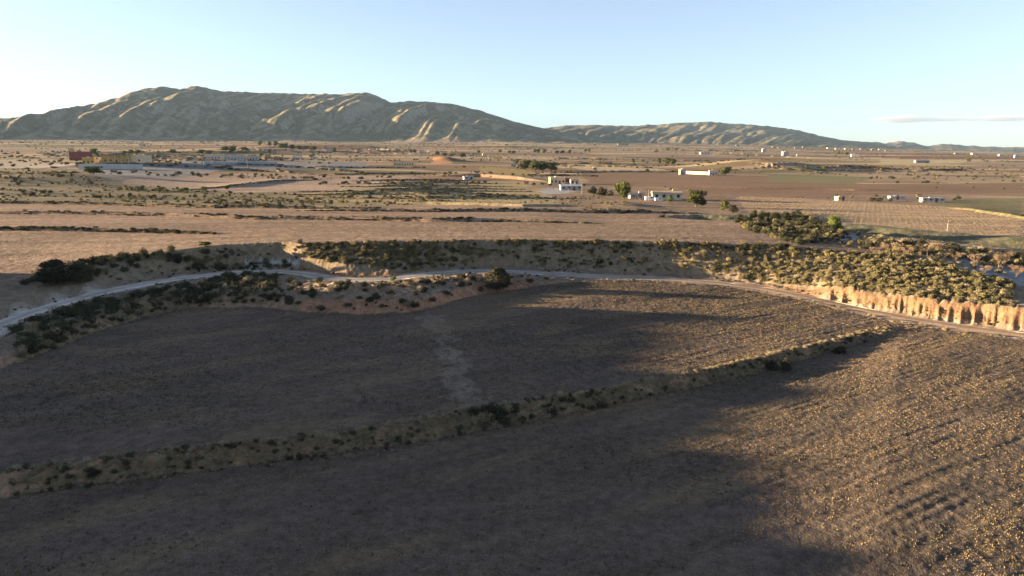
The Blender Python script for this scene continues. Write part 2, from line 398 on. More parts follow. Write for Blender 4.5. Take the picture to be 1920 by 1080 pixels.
tr = segd(GX, GY, TRENCH); mk = (tr < 12+3*fbm(GX/5, GY/5, 2, 92)) & (rad < 260) & (GX > 55); col[mk] = c3(.105,.10,.065)  # olive scrub ground; on the right bank its darkness stands in for shade
# pale gravel wash left of the bend, worn strip across the middle field
mk = inpoly(px+10*fbm(GX/3, GY/3, 2, 99), py, [(455,488),(560,488),(560,500),(470,505)]); col[mk] = c3(.34,.33,.31)
wp = inpoly(px+34*fbm(GX/1.8, GY/1.8, 4, 97), py, [(785,592),(815,590),(880,690),(905,755),(850,770),(835,700),(825,650)]) & (REG == 2); col[wp] = c3(.165,.128,.098)
# large soft tonal patches: weeds, straw, damp soil (have shapes of their own)
ca, sa = math.cos(R(30)), math.sin(R(30)); AL, AC = GX*ca+GY*sa, -GX*sa+GY*ca
t1 = fbm(AL/30, AC/9, 4, 101); t2 = fbm(AL/9, AC/2.2, 4, 102); t3 = fbm(GX/1.1, GY/1.1, 3, 103)
nf = (REG <= 2)[:, None]*(rad < 300)[:, None]
tone = (1+0.22*t1+0.22*t2+0.18*t3)[:, None]
straw = S(fbm(AL/14, AC/4, 4, 104)*2.2-0.1)[:, None]*nf
col = np.where(nf, col*tone, col*(1+0.18*t3+0.15*fbm(GX/40, GY/12, 3, 105))[:, None])
col = col*(1-0.6*straw)+0.6*straw*c3(.165,.12,.072)
weed = S(fbm(GX/35, GY/18, 4, 106)*2.5-0.3)[:, None]*nf
col = col*(1-0.55*weed)+0.55*weed*c3(.068,.058,.046)
up_ = ((REG >= 12) & (rad < 420))[:, None]; lines = (0.22*fbm(GX/60+GY/30, GY/2.6, 4, 108)+0.15*t3)[:, None]
col = np.where(up_, col*(1+lines*1.6), col)
wf = (REG >= 12)[:, None]*S(fbm(GX/60, GY/14, 5, 107)*2.5)[:, None]
col = col*(1-0.25*wf)+0.25*wf*c3(.15,.125,.08)
col = np.clip(col, 0.02, 0.6)
me = mesh_np('ground', V, Fq, smooth=True)
me.materials.append(soil_mat('soil', [1.1, 6.0], [(1.6, 0.22), (7.0, 0.09)]))
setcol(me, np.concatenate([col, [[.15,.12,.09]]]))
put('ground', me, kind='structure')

# ------------------------------------------------------------------ the dirt track
def track(name, th0, th1, half, l, m, n=900, lift=0.035, wn=0.8):
    t = np.linspace(th0, th1, n); r0, z0 = at(l, t); r0 = np.convolve(np.pad(r0, 6, mode='edge'), np.ones(13)/13, 'valid')
    cxy = np.stack([np.sin(t)*r0, np.cos(t)*r0], 1); d = np.gradient(cxy, axis=0); d /= np.linalg.norm(d, axis=1)[:, None]
    nn = np.stack([-d[:, 1], d[:, 0]], 1); K = 11; VV = []
    for j in range(K):
        o = (j/(K-1)*2-1)
        e = half*o*(1+wn*0.5*vn(np.arange(n)/9., np.zeros(n)+np.sign(o)*4, 55)) if abs(o) > .7 else half*o*np.ones(n)
        q = cxy+nn*e[:, None]; z, _ = terr(q[:, 0], q[:, 1], False)
        dip = -0.05*math.exp(-((abs(o)-0.5)/0.16)**2)
        VV.append(np.stack([q[:, 0], q[:, 1], z+lift+0.04*(1-abs(o))+dip], 1))
    VV = np.stack(VV, 1); I = np.arange(n*K).reshape(n, K)
    Fc = np.stack([I[:-1, :-1], I[1:, :-1], I[1:, 1:], I[:-1, 1:]], -1).reshape(-1, 4)
    me = mesh_np(name, VV.reshape(-1, 3), Fc, [m], True)
    P3 = VV.reshape(-1, 3); o_ = np.tile(np.abs(np.linspace(-1, 1, K)), n); tg = np.repeat(t, K); g_ = S((tg-0.02)/0.35)[:, None]
    g0 = S((-tg-0.22)/0.3)[:, None]; c_ = c3(.36,.325,.285)*(1-g_)+c3(.40,.285,.19)*g_; c_ = c_*(1+0.45*g0)
    rut = np.exp(-((o_-0.5)/0.2)**2)[:, None]; c_ = c_*(0.72+0.36*rut)*(1+0.2*fbm(P3[:, 0]/2, P3[:, 1]/2, 3, 66))[:, None]
    e_ = S((o_-0.62)*3.0+0.6*fbm(P3[:, 0]/1.5, P3[:, 1]/1.5, 2, 67)*(o_ > .6))[:, None]; c_ = c_*(1-0.75*e_)+0.75*e_*c3(.2,.15,.105)
    setcol(me, np.clip(c_, .03, .7)); return put(name, me, kind='structure')
mt = bpy.data.materials
track('dirt_track', R(-60), R(45), 2.75, trk, soil_mat('pale gravel', [0.8, 5.0], [(4.0, 0.05)], amt=0.15))

# ------------------------------------------------------------------ mountains (eroded by running water over a height grid)
SAWA = 0.45
def erode(z, dx, it, Kd, mexp=0.5, diff=0.0):
    nr, nc = z.shape
    base = np.zeros((nr, nc), bool); base[0, :] = True
    offs = [(-1,-1),(-1,0),(-1,1),(0,-1),(0,1),(1,-1),(1,0),(1,1)]
    for k in range(it):
        zp = np.pad(z, 1, mode='edge'); best = np.zeros(z.shape); rec = np.arange(nr*nc).reshape(nr, nc).copy(); dist = np.full(z.shape, dx)
        I = np.arange(nr*nc).reshape(nr, nc); Ip = np.pad(I, 1, mode='edge')
        for (oy, ox) in offs:
            dd = dx*math.hypot(oy, ox); s = (z-zp[1+oy:1+oy+nr, 1+ox:1+ox+nc])/dd
            mk = s > best; best = np.where(mk, s, best); rec = np.where(mk, Ip[1+oy:1+oy+nr, 1+ox:1+ox+nc], rec); dist = np.where(mk, dd, dist)
        zf = z.ravel(); order = np.argsort(zf, kind='stable'); rc = rec.ravel().tolist(); A = [1.0]*(nr*nc)
        ol = order.tolist()
        for i in reversed(ol):
            j = rc[i]
            if j != i: A[j] += A[i]
        Aa = (np.array(A)*dx*dx)**mexp; Ff = (Kd*Aa/dist.ravel()); bf = base.ravel()
        zl = zf.tolist(); Fl = Ff.tolist(); bl = bf.tolist()
        for i in ol:
            j = rc[i]
            if j != i and not bl[i]: zl[i] = (zl[i]+Fl[i]*zl[j])/(1+Fl[i])
        z = np.array(zl).reshape(nr, nc)
        if diff:
            q = np.pad(z, 1, mode='edge'); z = z+diff*(q[:-2, 1:-1]+q[2:, 1:-1]+q[1:-1, :-2]+q[1:-1, 2:]-4*z)
    return z
def plainz(T, Rr):
    fi = np.interp(Rr, FARR, np.arange(len(FARR))); i0 = np.clip(np.floor(fi).astype(int), 0, len(FARR)-2); f = fi-i0
    rows = np.array([np.interp(T, FTH, FZ[k]) for k in range(len(FARR))])
    a_ = np.take_along_axis(rows, i0[None], 0)[0]; b_ = np.take_along_axis(rows, i0[None]+1, 0)[0]
    return a_*(1-f)+b_*f
def mountain(name, sky_pts, rc, rf, rbk, cell, shear, seed, it=14, Kd=0.02, rock=0.5, sw=1.0, dim=1.0):
    sx = [p[0] for p in sky_pts]
    th0, th1 = math.atan((sx[0]-960)/F), math.atan((sx[-1]-960)/F)
    nc = int((th1-th0)*rc/cell); nf = int((rc-rf)/cell); nb = int((rbk-rc)/cell/2)
    t = np.linspace(th0, th1, nc); pxs = 960+F*np.tan(t)/(cp-0.06*sp)
    pyt = np.interp(pxs, sx, [p[1] for p in sky_pts]) 
    pyt = pyt+0.9*fbm(pxs/9, pxs*0, 3, seed+60)+0.5*fbm(pxs/3, pxs*0, 2, seed+61)
    H = CAMZ+np.tan(np.arctan((540-pyt)/F)-PITCH)*rc*np.cos(t)
    wv = np.linspace(0, 1, nf); T, W = np.meshgrid(t, wv)
    rr_ = rf+(rc-rf)*W+(1-W)**2*260*fbm(T*rc/500, T*0, 3, seed+70)
    base = plainz(T, rr_)-6
    edge = np.minimum(S((t-th0)/0.05), S((th1-t)/0.05))
    U = T*rc
    h = np.maximum(H-base[-1], 5)[None, :]*edge
    prof = np.where(W < .1, 0.35*W, 0.035+0.965*(0.3*((np.maximum(W, .1)-.1)/.9)**2+0.7*((np.maximum(W, .1)-.1)/.9)**1.12))
    z = h*prof*(1+0.10*fbm(U/700, W*3, 3, seed)*(1-W)) + 22*fbm(U/260, W*(rc-rf)/260., 5, seed+5)*np.sin(np.pi*np.clip(W, 0, 1))**0.5*np.minimum(h/250, 1)*S(W/0.3) + 25*np.minimum(h/250, 1)*(0.5+0.5*fbm(U/320, W*0.7+4, 2, seed+9))*W*(1-W)*4
    z = np.maximum(z, 0.0); z[0] = 0
    env = np.sin(np.pi*np.clip(W**0.75, 0, 1))**0.8*np.minimum(h/180, 1)*S(W/0.32)
    def saw(Sx, lean, sd_, k=0.8):
        p = (U-lean*W)/Sx+0.55*fbm(U/Sx/1.7, W*2.2, 2, sd_)+sd_*0.37; f_ = p-np.floor(p); q = np.floor(p)
        am = 0.75+0.5*hsh(q, q*0, sd_); e_ = np.where(f_ < k, f_/k, (1-f_)/(1-k))
        return np.sin(e_*np.pi/2)*am
    z = z + env*sw*(SAWA*85*saw(820, 950, seed+41)+SAWA*80*saw(310, 650, seed+42, 0.75)+SAWA*36*saw(130, 300, seed+43, 0.7)+SAWA*10*saw(70, 120, seed+44, 0.65))
    z = np.maximum(z, 0.0); z[0] = 0
    z = erode(z, cell, it, Kd, 0.5, 0.02)
    c = z[-1]; sm = np.convolve(np.pad(c, 2, mode='edge'), np.ones(5)/5, 'valid')
    fac = np.where(sm > 2, h[0]/np.maximum(sm, 2), 1); fac = np.clip(fac, 0.5, 4)
    Z = z*(1+(fac-1)[None, :]*W**1.2)
    # keep every slope point below the line of sight to the crest
    lim = (base+Z-CAMZ)/rr_; crest = ((base[-1]+Z[-1]-CAMZ)/rc)[None, :]
    Z = np.where(lim > crest*0.995, Z-(lim-crest*0.995)*rr_*1.0, Z)
    Z = Z + 5*fbm(U/45, rr_/45, 3, seed+20)*np.minimum(Z/60, 1)*(W < 0.985)
    Zb = [Z[-1]*(1-(k+1)/nb)**1.5 for k in range(nb)]
    Zall = np.concatenate([Z, np.array(Zb)]) + 0
    Rall = np.concatenate([rr_, np.array([[rc+(rbk-rc)*(k+1)/nb]*nc for k in range(nb)])])
    Tall = np.concatenate([T, np.array([t]*nb)])
    Ball = plainz(Tall, Rall)-6
    Wc = np.clip((Rall-rf)/(rc-rf), 0, 1)
    Tall = Tall-shear*(1-Wc)
    X = np.sin(Tall)*Rall; Y = np.cos(Tall)*Rall; ZZ = Ball+Zall
    nr = X.shape[0]; I = np.arange(nr*nc).reshape(nr, nc)
    Fc = np.stack([I[:-1, :-1], I[:-1, 1:], I[1:, 1:], I[1:, :-1]], -1).reshape(-1, 4)
    gy, gx = np.gradient(ZZ, cell); sl = np.hypot(gx, gy)
    curv = fbm(X/60, Y/60, 4, seed+30)
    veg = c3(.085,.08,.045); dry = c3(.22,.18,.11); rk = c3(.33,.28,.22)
    f = S(0.4+1.0*curv+0.5*fbm(X/400, Y/400, 3, seed+31)+np.clip(gx, -0.5, 0.5)*1.7)[..., None]  # left-facing slopes also get the paler tone, painting sunlight into the albedo
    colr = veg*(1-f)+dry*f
    pw = (S((0.10+0.05*fbm(X/300, Y/300, 3, seed+35)-np.clip((Rall-rf)/(rc-rf), 0, 1))*14))[..., None]; colr = colr*(1-pw)+c3(.21,.165,.115)*pw
    g = (S((sl-0.62)*3+0.5*curv)*rock)[..., None]; colr = colr*(1-g)+rk*g
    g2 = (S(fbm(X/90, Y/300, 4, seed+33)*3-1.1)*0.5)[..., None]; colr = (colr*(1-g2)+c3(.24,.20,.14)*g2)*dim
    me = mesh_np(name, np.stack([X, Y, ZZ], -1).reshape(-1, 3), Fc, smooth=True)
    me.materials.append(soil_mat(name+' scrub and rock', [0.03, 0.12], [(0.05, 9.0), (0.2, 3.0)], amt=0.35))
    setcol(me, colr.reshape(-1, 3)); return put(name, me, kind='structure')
SK1 = [(-420,268),(-300,262),(-200,254),(-100,243),(0,231),(60,220),(130,214),(180,200),(230,182),(255,173),(280,166),(310,162),(340,166),(370,160.5),(395,165),(420,170),(480,173),(560,175),(640,176),(690,173.5),(710,180),(735,192),(770,189),(800,190),(850,195),(900,207),(960,226),(1000,236),(1040,245),(1100,254),(1180,262),(1260,268)]
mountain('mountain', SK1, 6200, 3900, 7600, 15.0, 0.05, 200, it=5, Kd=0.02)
SK2 = [(900,262),(1000,243),(1060,235),(1120,234),(1180,236),(1240,233),(1290,229.5),(1330,228),(1370,231),(1400,233),(1460,238),(1500,244),(1540,254),(1580,262),(1620,266),(1640,267),(1680,275),(1760,286)]
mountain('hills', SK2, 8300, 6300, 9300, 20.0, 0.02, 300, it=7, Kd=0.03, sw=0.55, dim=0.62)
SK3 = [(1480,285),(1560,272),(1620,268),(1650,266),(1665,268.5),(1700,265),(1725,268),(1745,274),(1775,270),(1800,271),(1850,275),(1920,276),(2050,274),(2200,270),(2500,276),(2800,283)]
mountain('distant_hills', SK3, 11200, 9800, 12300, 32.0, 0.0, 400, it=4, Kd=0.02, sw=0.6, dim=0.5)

# ------------------------------------------------------------------ foliage builders
def leaves(n, size, lobes, seed, up=0.35):
    """n leaf-clump triangles spread over lobes [(x,y,z,rx,ry,rz)], unit metres"""
    g = np.random.default_rng(seed); L = np.array(lobes, float); w_ = L[:, 3]*L[:, 5]; k = g.choice(len(L), n, p=w_/w_.sum())
    d = g.normal(size=(n, 3)); d /= np.linalg.norm(d, axis=1)[:, None]
    rad_ = (0.45+0.55*g.random(n)**0.5)[:, None]*(1+0.12*g.normal(size=(n, 1)))
    c = L[k, :3]+d*L[k, 3:]*rad_; c[:, 2] = np.maximum(c[:, 2], 0.04)
    a_ = g.normal(size=(n, 3)); a_ -= (a_*d).sum(1)[:, None]*d*0.5; a_[:, 2] += up; a_ /= np.linalg.norm(a_, axis=1)[:, None]
    b_ = np.cross(a_, g.normal(size=(n, 3))); b_ /= np.linalg.norm(b_, axis=1)[:, None]
    s = (size*(0.6+0.8*g.random(n)))[:, None]
    V_ = np.stack([c-a_*s*0.5-b_*s*0.4, c-a_*s*0.5+b_*s*0.4, c+a_*s*0.8], 1).reshape(-1, 3)
    return V_, np.arange(3*n).reshape(n, 3)
def bumpy_lobes(g, k, w_, h):
    L = []
    for i in range(k):
        a_ = g.uniform(0, 2*math.pi); d = g.uniform(0, 0.55)*w_/2; s = g.uniform(0.45, 0.75)
        L.append((math.cos(a_)*d, math.sin(a_)*d, h*g.uniform(0.35, 0.6), w_/2*s, w_/2*s, h*0.45*g.uniform(0.7, 1.1)))
    return L
def tube(p, q, r0, r1, k=7):
    p, q = np.array(p, float), np.array(q, float); d = q-p; d /= np.linalg.norm(d); a_ = np.cross(d, [0.3, 1, 0.2]); a_ /= np.linalg.norm(a_); b_ = np.cross(d, a_)
    an = np.arange(k)/k*2*math.pi; ring = np.cos(an)[:, None]*a_+np.sin(an)[:, None]*b_
    V_ = np.concatenate([p+ring*r0, q+ring*r1]); I = np.arange(k); J = (I+1) % k
    return V_, np.stack([I, J, J+k, I+k], 1)
def join(parts):
    V_, F_, o = [], [], 0
    for v, f in parts: V_.append(v); F_.append(np.asarray(f)+o); o += len(v)
    return np.concatenate(V_), np.concatenate(F_)
def boxm(x0, x1, y0, y1, z0, z1):
    v = np.array([(x, y, z) for x in (x0, x1) for y in (y0, y1) for z in (z0, z1)], float)
    f = np.array([[0,1,3,2],[4,6,7,5],[0,4,5,1],[2,3,7,6],[0,2,6,4],[1,5,7,3]]); return v, f
M = dict(
 esparto=mat('olive esparto leaves', (.185,.155,.07), (.11,.095,.048), 0.8, attr='rnd'),
 bush=mat('dark bush leaves', (.06,.058,.032), (.035,.036,.022), 0.9, attr='rnd'),
 dry=mat('dry bush twigs', (.30,.245,.155), (.20,.16,.10), 0.9, attr='rnd'),
 pine=mat('pine needles', (.12,.125,.038), (.06,.07,.025), 0.6, attr='rnd'),
 lime=mat('bright green leaves', (.16,.19,.045), (.09,.11,.03), 0.8, attr='rnd'),
 almond=mat('bare almond twigs', (.27,.19,.12), (.17,.12,.08), 1.2, attr='rnd'),
 bark=mat('bark', (.15,.11,.08), (.08,.06,.045), 6, 0.95, 0.02),
 straw=mat('dry grass', (.31,.225,.115), (.22,.16,.085), 0.15),
 stone=mat('pale stones', (.26,.225,.185), (.19,.165,.135), 0.5),
 white=mat('white render', (.44,.41,.37), (.36,.33,.29), 0.4), dull=mat('weathered pale render', (.24,.21,.17), (.19,.165,.135), 0.4), cream=mat('cream render', (.62,.50,.34), (.52,.42,.29), 0.4),
 yellow=mat('yellow render', (.50,.35,.12), (.42,.29,.1), 0.4), red=mat('red render', (.22,.07,.06), (.18,.06,.05), 0.4),
 orange=mat('orange render', (.34,.19,.10), (.28,.16,.085), 0.4), grey=mat('grey render', (.36,.35,.34), (.28,.28,.27), 0.4),
 tile=mat('clay roof tiles', (.42,.24,.15), (.32,.18,.12), 1.5), slate=mat('grey roof', (.16,.17,.2), (.12,.13,.15), 1),
 tan=mat('tan roof sheets', (.42,.33,.22), (.34,.26,.18), 1), glass=mat('dark window glass', (.03,.035,.045), (.02,.025,.03), 1, 0.2),
 door=mat('brown door', (.14,.08,.05), (.1,.06,.04), 2), metal=mat('galvanised metal', (.34,.36,.39), (.28,.30,.33), 2, 0.5),
 pole=mat('weathered pole', (.3,.26,.21), (.22,.19,.15), 2), carw=mat('white car paint', (.75,.76,.78), (.7,.71,.73), 1, 0.35), tyre=mat('tyre rubber', (.02,.02,.02), (.03,.03,.03), 4),
 concrete=mat('pale concrete', (.5,.48,.45), (.42,.4,.38), 0.3, bump=0.02))

def tagthing(o, label, cat, group=None):
    o['label'] = label; o['category'] = cat
    if group: o['group'] = group
    return o
# ---- shrubs: four leaf variants per kind, the 300 that show largest are things, the rest one mass
KINDS = {'esparto': ('esparto', 420, 0.15), 'bush': ('bush', 420, 0.14), 'dry': ('dry', 300, 0.12)}
SHM = {}
for kn, (mn, nl, ls) in KINDS.items():
    for v in range(4):
        g = np.random.default_rng(900+v+hash(mn) % 1 + len(kn)*10)
        vv, ff = leaves(nl, ls*0.9, bumpy_lobes(g, 8, 1.0*1.5, 1.0), 500+v+len(kn)*7, 1.1 if kn != 'bush' else 0.6)
        SHM[kn, v] = (mesh_np('shrub_'+kn, vv, ff, [M[mn]]), vv)
LATE = []
shr = []   # x, y, z, width, height, kind, label-id
def scatter(poly, dens, kinds, wr, label, group, n_max=4000, gap=0.0, rlim=(20, 2500), regs=None):
    pp = np.array(poly); ths = np.arctan((pp[:, 0]-960)/F); 
    hs = [hit(a_, b_)[2] for a_, b_ in poly]; r0, r1 = max(min(hs)*0.9, rlim[0]), min(max(hs)*1.15, rlim[1])
    area = (ths.max()-ths.min())*(r1*r1-r0*r0)/2; N = int(area*dens)
    if N > 60000: N = 60000
    t = rng.uniform(ths.min(), ths.max(), N); r = np.sqrt(rng.uniform(r0*r0, r1*r1, N)); x, y = np.sin(t)*r, np.cos(t)*r
    z, rg = terr(x, y); qx, qy = proj(x, y, z); ok = inpoly(qx, qy, poly)
    rt_, _ = at(trk, t); ok &= np.abs(r-rt_) > 3.1
    if regs: ok &= np.isin(rg, regs)
    ok &= (fbm(x/(14 if gap > .4 else 5), y/(8 if gap > .4 else 5), 3, int(gap*100)+7)*0.5+0.5) > gap
    x, y, z = x[ok], y[ok], z[ok]
    for i in range(min(len(x), n_max)):
        kn = kinds[int(rng.integers(len(kinds)))]; s = rng.uniform(*wr)*rng.choice([0.5, 0.7, 1, 1.1])
        shr.append((x[i], y[i], z[i]-0.08*s, s, s*rng.uniform(0.45, 1.05), kn, label, group))
E, B, D = 'esparto', 'bush', 'dry'
scatter([(1250,458),(1520,468),(1660,478),(1780,498),(1900,530),(1920,560),(1920,576),(1750,560),(1640,548),(1530,536),(1480,535),(1350,520),(1300,500)], 2.9, [E,E,E,E,B,D], (0.45,1.15), 'olive green shrub on the slope above the orange clay cliff', 'shrubs on the mound above the clay cliff', regs=[10,11,12])
scatter([(930,452),(1300,457),(1300,505),(1180,515),(1000,500),(930,480)], 1.9, [E,E,E,B,D], (0.45,1.15), 'scrubby shrub on the shaded bank right of the round dark tree', 'shrubs on the centre bank', regs=[10,11])
scatter([(930,450),(1500,462),(1500,472),(930,462)], 2.2, [E,E,B], (0.9,1.6), 'olive shrub along the top edge of the centre bank', 'shrubs on the centre bank edge', regs=[11,12])
scatter([(555,458),(880,452),(930,470),(860,508),(720,505),(640,495),(575,485)], 2.4, [E,E,E,B], (0.6,1.4), 'sunlit olive shrub on the bank above the bend of the track', 'shrubs on the bank above the bend', regs=[10,11])
scatter([(150,500),(300,478),(550,458),(560,490),(430,500),(280,520),(160,530)], 0.9, [B,B,D,E], (0.5,1.5), 'dark shrub on the shaded bank left of the bend', 'shrubs on the left bank', regs=[9,10,11])
scatter([(0,625),(130,580),(300,545),(430,520),(520,520),(520,572),(335,575),(200,610),(80,660),(0,690)], 1.3, [B,B,B,D], (0.6,1.8), 'dark bush between the pale track and the middle field', 'bushes below the track', regs=[3,4,5])
scatter([(500,520),(620,532),(780,530),(900,515),(1040,522),(940,545),(850,560),(780,585),(560,583),(490,572)], 0.35, [B,D,B], (0.6,1.6), 'low dark bush on the reddish slope below the bend', 'bushes on the reddish slope', regs=[3,4,5])
scatter([(0,625),(300,548),(520,545),(335,583),(200,615),(80,665),(0,700)], 2.5, [D], (0.4,0.9), 'pale dry tuft on the lower edge of the left verge', 'dry tufts on the verge', regs=[2,3,4])
scatter([(865,778),(960,748),(1135,728),(1145,762),(960,800),(870,815)], 3.5, [B,B,D], (0.4,1.3), 'blackish bush on the bank between the two near fields', 'bushes on the field bank', regs=[1])
scatter([(0,880),(700,800),(760,850),(400,885),(0,935)], 0.7, [B,D], (0.3,0.7), 'small dark tuft on the bare left part of the field bank', 'tufts on the field bank', regs=[1,0])
scatter([(1280,700),(1690,608),(1700,618),(1290,735)], 1.6, [D,B], (0.3,0.8), 'dry tuft on the right part of the field bank', 'tufts on the right field bank', regs=[1])
scatter([(1390,540),(1560,560),(1660,590),(1640,600),(1500,560)], 0.5, [D,D,B], (0.7,1.3), 'dry brown bush at the foot of the clay cliff', 'bushes at the cliff foot', regs=[7,8])
scatter([(1370,406),(1500,402),(1570,425),(1600,450),(1500,460),(1400,432)], 0.5, [B,B,B,E], (0.9,2.0), 'dark green bush in the shaded hollow', 'bushes in the hollow')
scatter([(1400,440),(1640,470),(1900,520),(1900,480),(1700,455),(1560,455)], 0.3, [D,E,B], (0.6,1.4), 'brown bush in the shaded hollow at the right', 'bushes right of the hollow')
scatter([(1600,440),(1700,455),(1920,478),(1960,505),(1780,485),(1620,462)], 0.5, [B,B,D,E], (0.8,1.8), 'dark bush on the low bank at the edge of the vine field', 'bushes at the vine field edge')  # dark bushes added so the sunlit bank looks shaded
scatter([(0,318),(120,318),(230,345),(440,362),(700,366),(900,376),(600,392),(0,378)], 0.11, [B,E,E], (0.5,1.7), 'green bush on the low knoll at the left', 'bushes on the left knoll', n_max=4000, gap=0.5)
for q in ([(640,372),(1100,366),(1230,385),(1150,395),(940,380),(640,388)],): scatter(q, 0.03, [E,B,E], (0.6,1.2), 'olive bush on the terrace edges', 'bushes on terrace edges', n_max=900)
for (lt, lr, h, wd, fade) in RIS[5:13]:  # low bushes added so the terrace risers show as dark shade lines
    for t in np.linspace(lt[0], lt[-1], 190):
        if rng.random() < 0.8:
            r = np.interp(t, lt, lr)+rng.normal()*0.45; x, y = math.sin(t)*r, math.cos(t)*r
            LATE.append((x, y, 0.05, rng.uniform(0.7, 1.6), rng.uniform(0.25, 0.6), rng.choice([B,B,D]), 'low bush along a terrace edge', 'bushes on terrace edges'))
for (lt, lr, h, wd, fade) in RIS[:4]:    # dark weeds added to draw the shaded faces of the long field steps
    for k in range(300):
        t = rng.uniform(max(lt[0], -0.66)+0.01, lt[-1]-0.03); r_ = np.interp(t, lt, lr)+rng.normal()*0.35; x, y = math.sin(t)*r_, math.cos(t)*r_; s_ = rng.uniform(0.35, 1.0)
        LATE.append((x, y, 0.05, s_*1.5, s_*0.6, rng.choice([B, B, D]), 'low dark weed along a long step in the bare field', 'weeds on the field steps'))
for px_ in np.linspace(60, 560, 130):       # tall shrubs along the rim of the left field
    yy_ = np.interp(px_, [c[0] for c in CR], [c[1] for c in CR]); zz_ = np.interp(px_, [c[0] for c in CR], [c[2] for c in CR])
    x, y = P(px_, yy_, zz_); x += rng.normal()*0.7; y += rng.normal()*0.7; s_ = rng.uniform(0.7, 1.7) if px_ < 420 else rng.uniform(0.5, 1.2)
    LATE.append((x, y, 0.2, s_*1.1, s_, rng.choice([E, B, B]), 'tall shrub on the rim between the left field and the shaded bank', 'shrubs on the left rim'))
for k in range(2300):                    # fringe of dry grass and scrub along the field bank
    t = rng.uniform(R(-37.5), math.atan((1690-960)/F)); a0, a1 = at(LN['A0'], t)[0], at(LN['A1'], t)[0]
    r_ = a0+(a1-a0)*rng.uniform(-0.1, 1.3); x, y = math.sin(t)*r_, math.cos(t)*r_; s_ = rng.uniform(0.15, 0.6)*rng.choice([1, 1, 1.4])
    LATE.append((x, y, 0.04, s_, s_*0.7, rng.choice([D, D, D, D, D, D, D, B]), 'small dry tuft growing on the bank between the two near fields', 'dry tufts along the field bank'))
for k in range(500):                     # weeds along both edges of the track
    t = rng.uniform(R(-37.5), R(36)); r_ = at(trk, t)[0]+rng.choice([-1, 1])*rng.uniform(2.6, 4.2); x, y = math.sin(t)*r_, math.cos(t)*r_; s_ = rng.uniform(0.15, 0.6)
    LATE.append((x, y, 0.03, s_, s_*0.7, rng.choice([D, D, B]), 'small dry weed at the edge of the track', 'weeds at the track edge'))
_a = np.array([q[:2] for q in LATE]); _z, _ = terr(_a[:, 0], _a[:, 1])
shr += [(q[0], q[1], float(z_)-q[2])+q[3:] for q, z_ in zip(LATE, _z)]
# vines / stubble rows on the tan field at the right, far scrub
def sidx(s): return s[3]*s[4]/(s[0]**2+s[1]**2)
shr.sort(key=sidx, reverse=True)
NM = {'esparto': 'shrub', 'bush': 'bush', 'dry': 'dry_bush'}
mats_s = [M['esparto'], M['bush'], M['dry']]; KI = {'esparto': 0, 'bush': 1, 'dry': 2}
for s in shr[:300]:
    o = put(NM[s[5]], SHM[s[5], int(rng.integers(4))][0], loc=(s[0], s[1], s[2]))
    o.scale = (s[3]/1.2, s[3]/1.2, s[4]); o.rotation_euler.z = rng.uniform(0, 6.28)
    tagthing(o, s[6], 'shrub', s[7])
def mass(name, items, keep=1.0):
    VV, mi = [], []
    for s in items:
        v = SHM[s[5], int(rng.integers(4))][1]; d = math.hypot(s[0], s[1]); nt = len(v)//3
        k = max(30, int(nt*min(1, 190/d)))
        sel = rng.permutation(nt)[:k]; q = v.reshape(-1, 3, 3)[sel].copy()
        if k < nt: cc = q.mean(1, keepdims=True); q = cc+(q-cc)*math.sqrt(nt/k)
        a_ = rng.uniform(0, 6.28); ca_, sa_ = math.cos(a_), math.sin(a_)
        X_ = (q[..., 0]*ca_-q[..., 1]*sa_)*s[3]/1.2+s[0]; Y_ = (q[..., 0]*sa_+q[..., 1]*ca_)*s[3]/1.2+s[1]; Z_ = q[..., 2]*s[4]+s[2]
        VV.append(np.stack([X_, Y_, Z_], -1).reshape(-1, 3)); mi += [KI[s[5]]]*k
    VV = np.concatenate(VV); o = put(name, mesh_np(name, VV, np.arange(len(VV)).reshape(-1, 3), mats_s, midx=mi), kind='stuff')
    return o
o = mass('scrub', shr[300:]); tagthing(o, 'low scrub of olive and dark bushes covering banks and knolls', 'scrub')
far_s = []
N = 6800; t = rng.uniform(R(-38), R(38), N); r = np.exp(rng.uniform(math.log(330), math.log(5500), N)); x, y = np.sin(t)*r, np.cos(t)*r
mk = fbm(x/140, y/50, 4, 150) > 0.1; x, y, r = x[mk], y[mk], r[mk]; z, _ = terr(x, y); qx, qy = proj(x, y, z)
plough = np.zeros(len(x), bool)
for q in FIELDS[:8]: plough |= inpoly(qx, qy, q[0])
for i in range(len(x)):
    if not plough[i]:
        s = rng.uniform(0.9, 2.4)*(1+r[i]/2500); far_s.append((x[i], y[i], z[i]-0.1, s, s*0.7, [E,B,B][int(rng.integers(3))]))
late2 = []
for k in range(330):                     # woods along the foot of the mountain
    px_ = rng.uniform(-60, 1120); t = math.atan((px_-960)/F); r_ = rng.uniform(2600, 4050); x, y = math.sin(t)*r_, math.cos(t)*r_; s = rng.uniform(3, 6)
    if vn(np.array(x/260.), np.array(y/150.), 180) > -0.25: late2.append((x, y, s*1.6, s*0.6, [E,B,B][int(rng.integers(3))]))
for tt_, q_ in STRIPS:
    for k in range(40):
        if rng.random() < 0.75:
            t = rng.uniform(tt_[0], tt_[-1]); r_ = np.interp(t, tt_, q_)-rng.uniform(0, 3); x, y = math.sin(t)*r_, math.cos(t)*r_; s = rng.uniform(0.8, 2.2)*(1+r_/2500)
            late2.append((x, y, s*1.4, s*0.6, [E,B,B][int(rng.integers(3))]))
_a = np.array([q[:2] for q in late2]); _z, _ = terr(_a[:, 0], _a[:, 1], False); far_s += [(q[0], q[1], float(z_)-0.1)+q[2:] for q, z_ in zip(late2, _z)]
